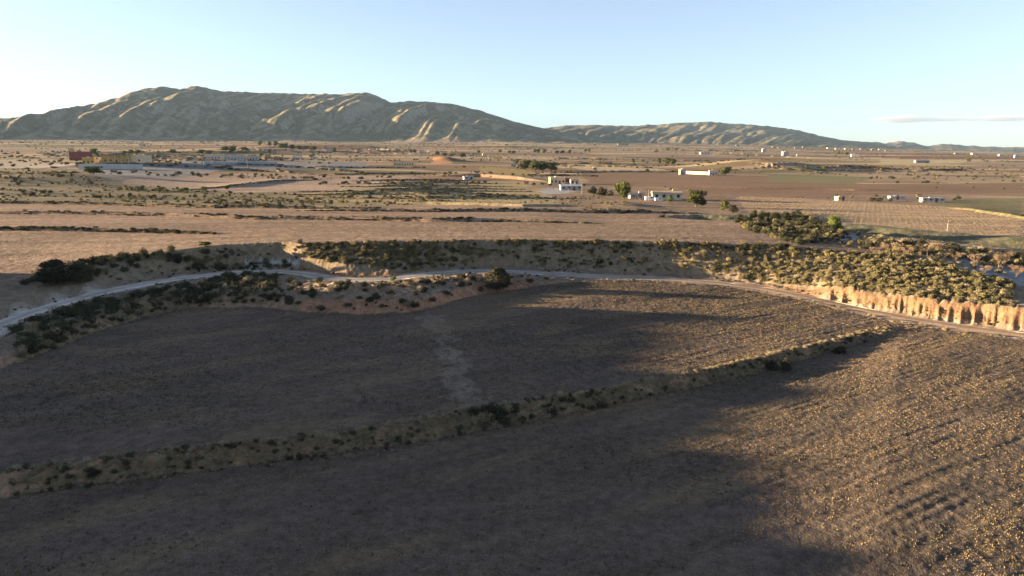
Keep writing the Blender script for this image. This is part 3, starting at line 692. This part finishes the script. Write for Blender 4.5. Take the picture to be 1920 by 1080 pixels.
o = mass('plain_scrub', far_s); tagthing(o, 'scattered dark bushes dotting the plain below the mountains', 'scrub')
# vine rows
rows = []
x0, y0, _ = hit(1400, 392); xa, ya, _ = hit(1640, 418); dv = np.array([xa-x0, ya-y0]); 
dv = np.array([0.55, -0.83]); nv = np.array([0.83, 0.55])
c0 = np.array(hit(1600, 400)[:2])
for i in range(-60, 90):
    for j in range(-90, 90):
        q = c0+nv*i*3.0+dv*j*1.7+rng.normal(size=2)*0.15
        rows.append(q)
rows = np.array(rows); z, _ = terr(rows[:, 0], rows[:, 1]); qx, qy = proj(rows[:, 0], rows[:, 1], z)
mk = inpoly(qx, qy, FIELDS[3][0]) & (fbm(rows[:, 0]/20, rows[:, 1]/20, 3, 160) > -0.25) & (segd(rows[:, 0], rows[:, 1], TRENCH) > 12)
rr2 = [(a_[0], a_[1], zz-0.03, rng.uniform(0.35, 0.6), rng.uniform(0.2, 0.45), 'dry') for a_, zz in zip(rows[mk], z[mk])]
o = mass('vine_rows', rr2[:9000]); tagthing(o, 'rows of low leafless vines on the tan field at the right', 'vines')

# ------------------------------------------------------------------ dry grass and stones on the near fields
def cover(name, N, rmax, mat_, sz, seed, pred, label, cat, stone=False):
    g = np.random.default_rng(seed); t = g.uniform(R(-40), R(40), N); r = np.sqrt(g.uniform(38**2, rmax**2, N)); x, y = np.sin(t)*r, np.cos(t)*r
    ok = pred(x, y, g); x, y = x[ok], y[ok]; z, rg = terr(x, y); ok = (rg <= 5); x, y, z = x[ok], y[ok], z[ok]; n_ = len(x)
    out = []
    if stone:
        s = g.uniform(0.5, 1.3, n_)*sz; base_ = np.array([(1,0,0),(-.5,.87,0),(-.5,-.87,0),(0,0,.7)])
        v = base_[None]*s[:, None, None]*g.uniform(0.6, 1.3, (n_, 4, 1)); v[..., 0] += x[:, None]; v[..., 1] += y[:, None]; v[..., 2] += z[:, None]-0.01
        f = np.array([[0,1,3],[1,2,3],[2,0,3]])[None]+np.arange(n_)[:, None, None]*4
        me = mesh_np(name, v.reshape(-1, 3), f.reshape(-1, 3), [mat_])
    else:
        K = 5; s = g.uniform(0.4, 1.4, n_)*sz
        a_ = g.uniform(0, 6.28, (n_, K)); ln = g.uniform(0.2, 0.9, (n_, K))*s[:, None]; bx = x[:, None]+g.normal(size=(n_, K))*s[:, None]*0.5; by = y[:, None]+g.normal(size=(n_, K))*s[:, None]*0.5
        wv_ = 0.10*s[:, None]+0.015; h = g.uniform(0.5, 1.1, (n_, K))*s[:, None]; zz = np.broadcast_to(z[:, None], a_.shape)-0.02
        p0 = np.stack([bx-np.sin(a_)*wv_, by+np.cos(a_)*wv_, zz], -1); p1 = np.stack([bx+np.sin(a_)*wv_, by-np.cos(a_)*wv_, zz], -1); p2 = np.stack([bx+np.cos(a_)*ln*0.6, by+np.sin(a_)*ln*0.6, zz+h], -1)
        v = np.stack([p0, p1, p2], 2).reshape(-1, 3); me = mesh_np(name, v, np.arange(len(v)).reshape(-1, 3), [mat_])
    o = put(name, me, kind='stuff'); tagthing(o, label, cat)
cover('dry_grass', 150000, 135, M['straw'], 0.10, 21, lambda x, y, g: (fbm((x*ca+y*sa)/10, (-x*sa+y*ca)/3, 4, 170)+0.25*g.normal(size=len(x))) > 0.02, 'dry straw coloured grass standing on the near fields', 'grass')
cover('weeds', 60000, 135, M['bush'], 0.16, 22, lambda x, y, g: (fbm(x/22, y/12, 4, 171)+0.3*g.normal(size=len(x))) > 0.15, 'dark low weeds spread over the near fields', 'weeds')
cover('stones', 7000, 120, M['stone'], 0.055, 23, lambda x, y, g: g.random(len(x)) > 0, 'small pale stones lying on the near fields', 'stones', True)

# ------------------------------------------------------------------ trees
def tree_lobes(kind, seed):
    g = np.random.default_rng(seed); L = []
    if kind in ('pine', 'lime'):
        for i in range(13):
            a_ = g.uniform(0, 6.28); d = g.uniform(0.05, 0.32); zc = g.uniform(0.2, 0.80); d *= (1.15-abs(zc-0.45)); s = g.uniform(0.15, 0.23)
            L.append((math.cos(a_)*d, math.sin(a_)*d, zc, s, s, s*0.8))
        L.append((0, 0, 0.5, 0.27, 0.27, 0.38))
    elif kind == 'round':
        L.append((0, 0, 0.46, 0.36, 0.36, 0.40))
        for i in range(14):
            a_ = g.uniform(0, 6.28); e_ = g.uniform(-0.6, 1.4); L.append((math.cos(a_)*math.cos(e_)*0.32, math.sin(a_)*math.cos(e_)*0.32, 0.46+math.sin(e_)*0.36, .15, .15, .13))
    elif kind == 'wide':
        for i in range(12):
            a_ = g.uniform(0, 6.28); d = g.uniform(0.05, 0.34); s = g.uniform(0.16, 0.25); L.append((math.cos(a_)*d, math.sin(a_)*d, g.uniform(0.18, 0.78), s, s, s))
    elif kind == 'cypress':
        for i in range(10):
            zc = 0.1+0.08*i; s = 0.13*(1.1-abs(zc-0.35)); L.append((g.normal()*0.02, g.normal()*0.02, zc, s, s, 0.12))
    else:   # almond: sparse vase
        for i in range(12):
            a_ = g.uniform(0, 6.28); d = g.uniform(0.15, 0.45); s = g.uniform(0.12, 0.18); L.append((math.cos(a_)*d, math.sin(a_)*d, g.uniform(0.5, 0.9), s, s, s*0.9))
    return L
TM = {}
def tree_mesh(kind, lod, v):
    key = (kind, lod, v)
    if key in TM: return TM[key]
    n_ = {'near': 5200, 'mid': 1500, 'far': 420}[lod]; sz = {'near': 0.042, 'mid': 0.07, 'far': 0.12}[lod]
    if kind == 'almond': n_ = int(n_*0.32); sz *= 0.6
    L = tree_lobes(kind, 40+v*7+len(kind)); vv, ff = leaves(n_, sz, L, 60+v, 0.2)
    cm = M[{'round': 'bush', 'pine': 'pine', 'lime': 'lime', 'wide': 'bush', 'cypress': 'pine', 'almond': 'almond'}[kind]]
    crown = mesh_np('crown', vv, ff, [cm])
    g = np.random.default_rng(80+v); parts = [tube((0, 0, -0.03), (0.01, 0.0, 0.3), 0.035, 0.024), tube((0.01, 0, 0.3), (0, 0.01, 0.7), 0.024, 0.008)]
    for l in L[:9]: parts.append(tube((0, 0, g.uniform(0.18, 0.35)), (l[0]*0.9, l[1]*0.9, l[2]), 0.014, 0.004, 5))
    tv, tf = join(parts); trunk = mesh_np('trunk', tv, tf, [M['bark']])
    TM[key] = (trunk, crown); return TM[key]
def tree(px_, py_, w_, h_, kind, label, group=None, name=None, cat='tree'):
    x, y, r = hit(px_, py_); z = gz(x, y); r = y*cp+(CAMZ-z)*sp; H_ = h_/F*r; W_ = w_/F*r
    lod = 'near' if h_ > 24 else 'mid' if h_ > 9 else 'far'
    tm, cm = tree_mesh(kind, lod, int(rng.integers(3)) if lod != 'near' else int(px_) % 3)
    nm = name or {'round': 'round_tree', 'pine': 'pine_tree', 'lime': 'green_tree', 'wide': 'bushy_tree', 'cypress': 'cypress_tree', 'almond': 'almond_tree'}[kind]
    e = bpy.data.objects.new(nm, None); C.objects.link(e); e.location = (x, y, z-0.05)
    e.rotation_euler.z = rng.uniform(0, 6.28); f = {'round': .86, 'pine': .8, 'lime': .8, 'wide': .98, 'cypress': .26, 'almond': .98}[kind]
    e.scale = (W_/f, W_/f, H_); put('trunk', tm, e); put('crown', cm, e); return tagthing(e, label, cat, group)
tree(1170, 374, 37, 37, 'pine', 'tall round pine standing left of the tan roofed sheds')
tree(1305, 389, 34, 35, 'pine', 'upright pine just right of the tan roofed sheds')
tree(1357, 397, 20, 24, 'pine', 'small low pine right of the upright pine, left of its twin')
tree(1376, 399, 18, 16, 'wide', 'squat dark bush tree touching the small low pine')
tree(931, 544, 50, 48, 'round', 'round blackish tree standing alone beside the pale track', cat='tree')
tree(112, 534, 78, 50, 'round', 'big dark green bush tree left of the track with sunlit left side')
tree(150, 529, 56, 36, 'wide', 'dark bush tree on the right flank of the big left bush tree')
tree(1474, 695, 26, 24, 'wide', 'black bush on the lower side of the field bank, left one of two', name='bush', cat='bush')
tree(1448, 696, 28, 22, 'wide', 'black bush hugging the field bank beside its lookalike', name='bush', cat='bush')
tree(1572, 662, 30, 14, 'wide', 'low dark bush near the upper right end of the field bank', name='bush', cat='bush')
tree(176, 898, 26, 17, 'wide', 'single dark bush on the bare clay bank at the lower left', name='bush', cat='bush')
tree(1562, 432, 26, 30, 'lime', 'bright green tree at the edge of the dark hollow')
tree(1545, 430, 16, 15, 'wide', 'dark small tree beside the bright green one at the hollow')
for i, (a_, b_, w_, h_) in enumerate([(1412,406,16,14),(1428,412,20,14),(1450,414,22,14),(1475,418,24,15),(1500,422,22,15),(1524,427,22,14)]):
    tree(a_, b_, w_, h_, 'wide', 'dark green bush tree in the row along the far rim of the hollow', 'bush trees along the hollow')
for a_, b_, w_, h_ in [(1110,364,20,15),(1128,367,24,17),(1146,368,16,12)]: tree(a_, b_, w_, h_, 'wide', 'dark bush tree between the lean-to shed and the tall round pine', 'bush trees left of the tall pine')
tree(1257, 380, 12, 12, 'lime', 'small bright green bush tree in front of the tan roofed shed')
for a_, b_, w_, h_, l in [(985,319,26,20,'leftmost'),(1003,321,24,21,'second from left'),(1018,321,22,20,'third from left'),(1034,321,24,19,'rightmost')]:
    tree(a_, b_, w_, h_, 'pine', l+' pine of the dense clump in the middle of the plain', 'pine clump in the middle')
tree(968, 309, 12, 12, 'pine', 'small pine beside the pale hut left of the dense clump')
for a_, b_, w_, h_ in [(1236,308,10,12),(1250,309,16,14),(1262,309,12,12)]: tree(a_, b_, w_, h_, 'pine', 'dark tree on the brow left of the shaded knoll at the right', 'trees on the brow')
tree(1360, 328, 24, 17, 'pine', 'round dark pine at the right end of the long white farm wall')
tree(1187, 310, 7, 10, 'lime', 'small light green tree on the pale strip right of the hut')
tree(1205, 305, 8, 7, 'pine', 'tiny dark tree right of the small light green tree')
tree(1214, 324, 8, 8, 'pine', 'small dark tree left of the long white farm wall')
tree(177, 292, 14, 14, 'lime', 'light green tree beside the red house')
tree(175, 327, 30, 17, 'pine', 'dark spreading tree below the white retaining wall')
for a_, b_, w_, h_ in [(232,291,16,9),(246,291,12,8),(258,291,14,8)]: tree(a_, b_, w_, h_, 'lime', 'small green tree behind the yellow porch house', 'trees behind the porch house')
tree(325, 290, 14, 9, 'lime', 'small tree between the porch house and the white cottages')
for a_, b_, w_, h_ in [(378,289,18,9),(392,290,18,9),(424,287,18,10),(437,287,16,12),(458,284,16,7)]: tree(a_, b_, w_, h_, 'pine', 'dark tree behind the row of white cottages', 'trees behind the cottages')
for a_, b_, w_, h_ in [(487,274,9,11),(506,274,8,9),(517,275,9,12),(527,280,13,11),(536,280,12,12),(548,281,12,10),(561,281,14,9),(573,282,14,9),(588,284,14,9)]:
    tree(a_, b_, w_, h_, 'pine', 'dark pine in the long row on the rise behind the village', 'pine row on the rise')
tree(627, 286, 8, 9, 'pine', 'lone pine at the right end of the rise')
tree(505, 288, 7, 8, 'pine', 'small tree in front of the pine row')
tree(490, 297, 8, 8, 'lime', 'small tree left of the little yellow house'); tree(586, 296, 12, 8, 'lime', 'round light tree behind the grey village house')
for a_, b_, w_, h_ in [(770,289,9,8),(778,288,7,8),(819,291,11,8),(834,293,10,7),(846,294,9,7),(867,296,14,9),(897,287,8,6),(938,286,8,6),(955,288,9,6),(963,288,8,6)]:
    tree(a_, b_, w_, h_, 'pine', 'dark tree among the farmsteads in the middle of the plain', 'trees among the farmsteads')
for a_, b_, w_, h_ in [(1003,287,7,8),(1010,287,8,9),(1020,288,10,9),(1045,288,8,6),(1055,288,9,6),(1068,288,7,8),(1098,285,6,7),(1105,285,6,7),(1230,286,9,5),(1252,283,10,6),(1268,282,8,5),(1402,295,5,6)]:
    tree(a_, b_, w_, h_, 'pine', 'far dark tree on the upper plain below the right hand hills', 'far trees on the upper plain')
for a_, b_, w_, h_ in [(1511,318,8,8),(1545,319,12,8),(1816,305,8,10),(1572,291,8,9),(1587,291,9,6),(1754,354,6,5),(1825,354,6,5),(1880,356,8,5),(1566,295,6,5),(1745,317,8,4)]:
    tree(a_, b_, w_, h_, 'pine', 'small dark tree alone on the open fields at the right', 'lone trees on the right fields')
for a_, b_, w_, h_ in [(265,357,14,8),(302,359,22,9),(347,360,20,9),(381,358,17,8),(425,355,12,7)]:
    tree(a_, b_, w_, h_, 'lime', 'round olive tree in the loose row on the pale left field', 'olive trees on the pale field', name='olive_tree')
for a_, b_, w_, h_ in [(1683,478,22,24),(1702,484,24,24),(1738,481,24,26),(1768,483,26,27),(1792,492,22,20),(1825,500,24,24),(1872,508,30,34),(1846,517,20,20),(1905,524,28,26),(1660,474,18,18),(1722,470,14,14),(1890,490,18,18),(1640,478,18,14)]:
    tree(a_, b_, w_, h_, 'almond', 'leafless brownish almond tree in the shaded orchard at the right', 'almond trees right')
for i in range(34):
    a_ = 425+rng.uniform(0, 235); b_ = 332+rng.uniform(0, 8); tree(a_, b_, 5, rng.uniform(6, 9), 'almond', 'thin bare sapling on the pale field in front of the village', 'bare saplings', name='sapling')
tree(1241, 408, 16, 8, 'wide', 'low isolated bush on the bare field in front of the sheds', name='bush', cat='bush')
tree(190, 488, 14, 10, 'lime', 'yellowish bush on the rim right of the big left bush tree', name='bush', cat='bush')
tree(385, 466, 22, 10, 'lime', 'sunlit yellow bush on the rim above the left bank', name='bush', cat='bush')
tree(738, 527, 12, 9, 'lime', 'small sunlit yellow bush at the edge of the track bend', name='bush', cat='bush')
tree(103, 592, 34, 20, 'almond', 'fluffy dry beige bush on the verge of the track at the left', name='dry_bush', cat='bush')

# ------------------------------------------------------------------ buildings
def house(px0, px1, pyb, pyt, wall, roof, label, style='flat', nwin=2, door=True, yaw=None, depth=0.6, group=None, name='house', porch=False, cat='house'):
    xc = (px0+px1)/2; x, y, r = hit(xc, pyb); r = y*cp; W_ = (px1-px0)/F*r*0.96; H_ = (pyb-pyt)/F*r*(0.7 if r > 2000 else 1); z = gz(x, y, False)
    dp = max(W_*depth, 3.0) if W_ < 12 else min(W_*depth, 8)
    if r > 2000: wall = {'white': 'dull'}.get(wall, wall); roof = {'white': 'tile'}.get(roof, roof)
    e = bpy.data.objects.new(name, None); C.objects.link(e); e.location = (x, y+dp/2, z-0.3)
    e.rotation_euler.z = yaw if yaw is not None else rng.uniform(-0.15, 0.15)
    tagthing(e, label, cat, group); w2 = W_/2; d2 = dp/2
    hw_ = H_*(1.0 if style == 'flat' else 0.72)+0.3
    v, f = boxm(-w2, w2, -d2, d2, -1.0, hw_); put('wall', mesh_np('wall', v, f, [M[wall]]), e)
    if style == 'flat':
        v, f = join([boxm(-w2-.15, w2+.15, -d2-.15, d2+.15, hw_, hw_+0.18), boxm(-w2*0.3, w2*0.05, -d2*.3, d2*.3, hw_+.18, hw_+0.18+H_*0.14)])
        put('roof', mesh_np('roof', v, f, [M[roof]]), e)
    else:
        rh = H_*0.3; o_ = 0.35
        v = np.array([(-w2-o_, -d2-o_, hw_), (w2+o_, -d2-o_, hw_), (w2+o_, d2+o_, hw_), (-w2-o_, d2+o_, hw_), (-w2-o_*.5, 0, hw_+rh), (w2+o_*.5, 0, hw_+rh)], float)
        b_ = bpy.data.meshes.new('roof'); b_.from_pydata([tuple(q) for q in v], [], [(0,1,5,4),(2,3,4,5),(0,4,3),(1,2,5),(0,3,2,1)]); b_.materials.append(M[roof])
        ro = put('roof', b_, e); v, f = boxm(w2*.4, w2*.4+.6, -.3, .3, hw_+rh*.4, hw_+rh+0.7); put('chimney', mesh_np('chimney', v, f, [M[wall]]), ro)
    n_ = nwin+(1 if door else 0)
    for i in range(n_):
        cx_ = -w2+W_*(i+0.5)/n_; ww = min(1.1, W_/n_*0.45)
        if door and i == n_//2:
            v, f = boxm(cx_-.55, cx_+.55, -d2-.06, -d2+.02, 0.0, 2.25); put('door', mesh_np('door', v, f, [M['door']]), e)
        else:
            v, f = boxm(cx_-ww/2, cx_+ww/2, -d2-.05, -d2+.02, 1.2, min(2.4, hw_-.3)); wn_ = put('window', mesh_np('window', v, f, [M['glass']]), e)
    if porch:
        k = 5
        v, f = boxm(-w2, w2, -d2-3.0, -d2-.15, hw_-0.4, hw_-0.12); put('porch_roof', mesh_np('porch_roof', v, f, [M[roof]]), e)
        for i in range(k):
            cx_ = -w2+0.3+(W_-.6)*i/(k-1); v, f = boxm(cx_-.22, cx_+.22, -d2-2.9, -d2-2.45, -1, hw_-0.4); put('pillar', mesh_np('pillar', v, f, [M['white']]), e)
    return e
house(130,167,301,285,'red','slate','dark red two storey house beside the light green tree', nwin=4, yaw=0.15)
house(131,138,291,281,'yellow','tile','narrow yellow tower at the left end of the red house', nwin=1, door=False, yaw=0.1, name='tower', cat='tower')
house(122,130,295,288,'cream','tile','tiny cream annex left of the red house', nwin=1, door=False)
house(154,175,307,296,'yellow','cream','small yellow house left of the porch house', nwin=2, yaw=0.2)
house(192,243,306,291,'yellow','slate','long yellow house with a pillared white porch', nwin=4, yaw=0.12, porch=True)
house(243,279,306,293,'cream','cream','long plain wing joined to the right of the porch house', nwin=1, door=False, yaw=0.1, depth=0.4)
house(382,413,298,290,'white','cream','first long white cottage from the left in the village row', nwin=4, yaw=0.1)
house(419,456,299,290,'white','tile','longest white cottage in the middle of the village row', nwin=5, yaw=0.1)
house(461,483,300,292,'white','slate','white cottage at the right end of the village row', nwin=3, yaw=0.1)
house(497,507,297,291,'yellow','cream','little bright yellow house in front of the pine row', nwin=1)
house(513,529,301,295,'orange','tile','low orange house right of the yellow one', nwin=2)
house(549,564,299,292,'grey','slate','grey village house among trees', nwin=2)
house(586,593,300,295,'white','metal','tiny pale hut right of the grey village house', nwin=1, door=False, name='hut', cat='hut')
house(612,624,285,281.5,'white','metal','low white shed under the lone pine on the rise', nwin=1, name='shed', cat='shed')
house(642,652,266,262.5,'white','white','white farmhouse at the foot of the mountain, centre left', nwin=1)
house(260,272,273,269.5,'white','white','white farmhouse at the mountain foot above the porch house', nwin=1)
house(236,249,269,265.5,'cream','tile','cream farmhouse at the mountain foot left of the white one', nwin=1)
house(783,789,265.5,262,'white','white','tiny white house at the mountain foot, centre', nwin=1)
house(737,777,311,304.5,'cream','tile','long pale arcaded building with dark openings', nwin=7, yaw=0.0, depth=0.3)
house(787,795,290,284.5,'white','white','bright white cube house among the farmstead trees', nwin=1)
house(904,912,293,288,'cream','cream','cream tower-like house left of the yellow barn', nwin=1)
house(925,941,298,294,'yellow','tan','low yellow barn in the middle of the plain', nwin=2, name='barn', cat='barn')
house(946,953,272.5,269,'white','white','white house high on the plain in the centre', nwin=1)
house(958,967,313,306,'white','cream','pale hut left of the dense pine clump', nwin=1, name='hut', cat='hut')
house(997,1005,292,289,'white','cream','small white farmhouse behind the dense pine clump', nwin=1)
house(1112,1119,319,314,'cream','cream','small square hut on the pale strip', nwin=1, name='hut', cat='hut')
house(1115,1131,269,266,'white','cream','pair-like low white farmhouse below the right hills', nwin=2)
house(1158,1179,272.5,267.5,'white','white','widest white farmhouse below the right hills', nwin=3)
house(1313,1332,290,285.5,'white','metal','white farmhouse with bluish roof on the upper plain', nwin=2)
house(1274,1286,328,318,'white','cream','white farm building at the left end of the long wall', nwin=2, yaw=0.2)
house(1330,1346,329,320,'white','cream','white farm building at the right end of the long wall', nwin=2, yaw=-0.1)
house(1030,1060,345,333,'cream','cream','cream farmhouse with dark windows left of the brick annex', nwin=3, yaw=0.1)
house(1058,1068,345,335,'red','tile','reddish brick annex of the cream farmhouse', nwin=1, yaw=0.1)
house(1069,1085,346,337,'cream','tile','small tiled outbuilding right of the brick annex', nwin=1, yaw=0.1)
house(1050,1092,357,346,'grey','metal','open lean-to shed with a pale metal roof', nwin=3, yaw=0.05, name='shed', cat='shed', style='gable')
house(1224,1280,375,359,'cream','tan','long shed with a tan sheet roof beside the parked vans', nwin=3, yaw=-0.05, name='shed', cat='shed', style='gable', depth=0.5)
house(1180,1207,373,363,'grey','slate','dark low shed right behind the tall round pine', nwin=1, yaw=0.1, name='shed', cat='shed', style='gable')
house(1429,1436,285,279,'white','white','slim white house on the upper plain right', nwin=1)
house(1467,1479,292,285,'white','white','white two storey house on the right plain', nwin=2)
house(1494,1500,293,290,'white','white','tiny white hut right of the two storey house', nwin=1, door=False)
house(1597,1611,294.5,289.5,'white','white','white farmhouse in the middle of the right plain', nwin=2)
house(1718,1743,306,300,'slate','slate','dark bluish barn on the yellow stubble', nwin=1, name='barn', cat='barn', style='gable')
house(1670,1697,375,369,'white','metal','low white shed left of the bigger white shed at the right', nwin=2, name='shed', cat='shed', yaw=-0.1, depth=0.4)
house(1730,1772,380,372,'white','metal','long white shed between the tan and green fields', nwin=3, name='shed', cat='shed', yaw=-0.1, depth=0.35)
house(1570,1584,377,370,'cream','tan','ruined cream hut on the edge of the vine field', nwin=1, door=True, name='hut', cat='hut')
house(1790,1796,289,286,'white','white','tiny white house on the right horizon', nwin=1, door=False)
house(1822,1836,290,286.5,'cream','tile','cream farmhouse on the right horizon', nwin=1)
house(1873,1880,293,290,'white','white','tiny white hut near the right edge', nwin=1, door=False)
house(1903,1910,295,291,'white','white','last white hut at the right edge of the plain', nwin=1, door=False)
house(868,887,337,331,'metal','metal','small bluish metal shed in the shade of the terrace', nwin=1, name='shed', cat='shed', yaw=0.3)
for a_, b_, w_, h_ in [(1562,281.5,7,3),(1577,279.5,5,2.5),(1594,283,6,2.5),(1607,280.5,5,3),(1627,283.5,8,3),(1641,281,6,3.5),(1669,284.5,7,3)]:
    tree(a_, b_, w_, h_, 'pine', 'far dark tree between the houses of the distant village strip', 'trees of the distant village')
for a_, b_, w_, h_ in [(1551,279,9,2.5),(1566,280.5,6,3),(1584,280,11,2.5),(1598,281.5,5,3),(1613,280.5,12,2.5),(1634,282,6,3),(1647,281.5,10,2.2),(1660,283.5,5,2.5)]:
    house(a_, a_+w_, b_, b_-h_, 'dull' if a_ % 3 else 'cream', 'tile', 'pale house in the distant village strip below the right hills', nwin=1, door=False, group='houses of the distant village')
for a_, b_, w_, h_ in [(1448,277,7,3),(1459,279,6,3),(1490,279,7,3),(1505,277,6,3),(1380,274,6,3),(1345,272,7,3),(820,273,6,2.5),(700,279,6,3),(1020,268,6,2.5),(420,266,6,2.5)]:
    house(a_, a_+w_, b_, b_-h_, 'dull', 'tile', 'far small white farmhouse scattered on the upper plain', nwin=1, door=False, group='far scattered farmhouses')
def wall_run(px0, py0, px1, py1, hpx, m_, label, name='garden_wall', cat='wall'):
    a_ = hit(px0, py0); b_ = hit(px1, py1); H_ = hpx/F*a_[2]; L_ = math.hypot(b_[0]-a_[0], b_[1]-a_[1]); n_ = 12; parts = []
    za = gz(a_[0], a_[1], False); an = math.atan2(b_[1]-a_[1], b_[0]-a_[0])
    for i in range(n_):
        xx = a_[0]+(b_[0]-a_[0])*(i+.5)/n_; yy = a_[1]+(b_[1]-a_[1])*(i+.5)/n_; zz = gz(xx, yy, False)-za
        parts.append(boxm(L_*i/n_, L_*(i+1)/n_-0.004, -0.15, 0.15, zz-1.5, zz+H_))
    v, f = join(parts); o = put(name, mesh_np(name, v, f, [M[m_]]), loc=(a_[0], a_[1], za)); o.rotation_euler.z = an
    tagthing(o, label, cat)
wall_run(148,318,268,318,8,'concrete','white retaining wall below the porch house', 'retaining_wall')
wall_run(1284,326,1330,328,5,'cream','long low white wall joining the two white farm buildings')
wall_run(382,308,520,309,5,'grey','grey boundary wall in front of the village row')
def van(px_, py_, w_, label):
    x, y, r = hit(px_, py_); L_ = w_/F*r; z = gz(x, y, False); e = bpy.data.objects.new('parked_van', None); C.objects.link(e); e.location = (x, y, z); e.rotation_euler.z = 0.1
    tagthing(e, label, 'van', 'parked vans'); l2 = L_/2; h = L_*0.42; wd = L_*0.19
    pr = [(-l2, .35), (l2, .35), (l2, h*.5), (l2*.72, h*.55), (l2*.5, h), (-l2, h)]
    V_ = [(a, s*wd, c) for s in (-1, 1) for a, c in pr]; n_ = len(pr)
    fs = [tuple(range(n_))[::-1], tuple(range(n_, 2*n_))]+[(i, (i+1) % n_, (i+1) % n_+n_, i+n_) for i in range(n_)]
    b_ = bpy.data.meshes.new('body'); b_.from_pydata(V_, [], fs); b_.materials.append(M['carw']); put('body', b_, e)
    v, f = boxm(-l2*.1, l2*.48, -wd-.02, wd+.02, h*.6, h*.88); put('window', mesh_np('window', v, f, [M['glass']]), e)
    for sx in (-.62, .62):
        for sy in (-1, 1):
            v, f = tube((l2*sx, sy*wd*1.04, .33), (l2*sx, sy*wd*.8, .33), .33, .33, 12); put('wheel', mesh_np('wheel', v, f, [M['tyre']]), e)
van(1219, 377, 19, 'white van parked left in the yard beside the long tan shed'); van(1235, 378, 15, 'white van parked right against the long tan shed')
# utility poles
def pole(px_, pyb, pyt, label):
    x, y, r = hit(px_, pyb); H_ = (pyb-pyt)/F*r; z = gz(x, y, False); rad_ = max(0.12, 0.00035*r)
    e = bpy.data.objects.new('utility_pole', None); C.objects.link(e); e.location = (x, y, z); tagthing(e, label, 'pole')
    v, f = tube((0, 0, -.3), (0, 0, H_), rad_, rad_*.7, 8); put('pole', mesh_np('pole', v, f, [M['pole']]), e)
    v, f = boxm(-.9, .9, -rad_-.14, -rad_-.02, H_-.6, H_-.42); put('crossarm', mesh_np('crossarm', v, f, [M['pole']]), e)
pole(1091, 364, 338, 'pole rising right of the open lean-to shed'); pole(1216, 377, 356, 'pole in front of the white vans')
pole(398, 312, 300, 'pole in front of the first white cottage'); pole(464, 313, 301, 'pole in front of the last cottage of the village row')
pole(565, 313, 292, 'tallest pole right of the grey village house'); pole(614, 318, 303, 'pole on the grey slope right of the village'); pole(1200, 374, 362, 'short pole right of the tall round pine')
pole(916, 302, 290, 'pole beside the yellow barn'); pole(1776, 434, 417, 'lone pole at the lower edge of the vine field'); pole(1066, 361, 352, 'short pole in front of the lean-to shed')

# ------------------------------------------------------------------ cloud (thin streak, far beyond the air box)
def cloud():
    D_ = 21000; g = np.random.default_rng(5); parts = []
    nu, nv_ = 96, 14; x0c, x1c = 1600, 2500; V_ = []
    for i in range(nu):
        s = i/(nu-1); pxx = x0c+(x1c-x0c)*s; tk = (math.sin(math.pi*min(s*1.15, 1)**0.6)**0.8)
        yc = 226-2*S(np.array(s*3))+1.0*math.sin(s*9); X_ = (pxx-960)/F*D_; Zc = CAMZ+(YH-float(yc))/F*D_
        th_ = (8.5*tk*(0.75+0.35*float(vn(np.array(s*14.), np.array(2.), 5)))+0.15)/F*D_
        for j in range(nv_):
            a_ = 2*math.pi*j/nv_; nz = 1+0.35*float(vn(np.array(s*30.), np.array(j*0.7), 8))
            V_.append((X_, D_+math.cos(a_)*th_*2.6, Zc+math.sin(a_)*th_*nz))
    I = np.arange(nu*nv_).reshape(nu, nv_); J = np.roll(I, -1, 1)
    f = np.stack([I[:-1], J[:-1], J[1:], I[1:]], -1).reshape(-1, 4).tolist()
    f += [list(I[0])[::-1], list(I[-1])]
    me = bpy.data.meshes.new('cloud'); me.from_pydata(V_, [], [tuple(int(k) for k in q) for q in f])
    m_ = bpy.data.materials.new('cloud vapour'); m_.use_nodes = True; nt = m_.node_tree; nt.nodes.remove(nt.nodes['Principled BSDF'])
    pv = nt.nodes.new('ShaderNodeVolumePrincipled'); pv.inputs['Color'].default_value = (.42,.38,.46,1); pv.inputs['Density'].default_value = 0.0018
    nt.links.new(pv.outputs[0], nt.nodes['Material Output'].inputs['Volume']); me.materials.append(m_)
    put('cloud', me, kind='structure')
cloud()
# ------------------------------------------------------------------ haze
def haze():
    s = 13400
    v, f = boxm(-s, s, -s, s, min(GZ.min(), 0)-45, 760)
    me = mesh_np('haze', v, f); m_ = bpy.data.materials.new('pale air'); m_.use_nodes = True; nt = m_.node_tree; nt.nodes.remove(nt.nodes['Principled BSDF'])
    pv = nt.nodes.new('ShaderNodeVolumePrincipled'); pv.inputs['Color'].default_value = (.5,.72,1,1); pv.inputs['Density'].default_value = HAZE
    nt.links.new(pv.outputs[0], nt.nodes['Material Output'].inputs['Volume']); me.materials.append(m_)
    put('haze', me, kind='stuff', label='thin pale bluish air over the whole plain')
if HAZE: haze()
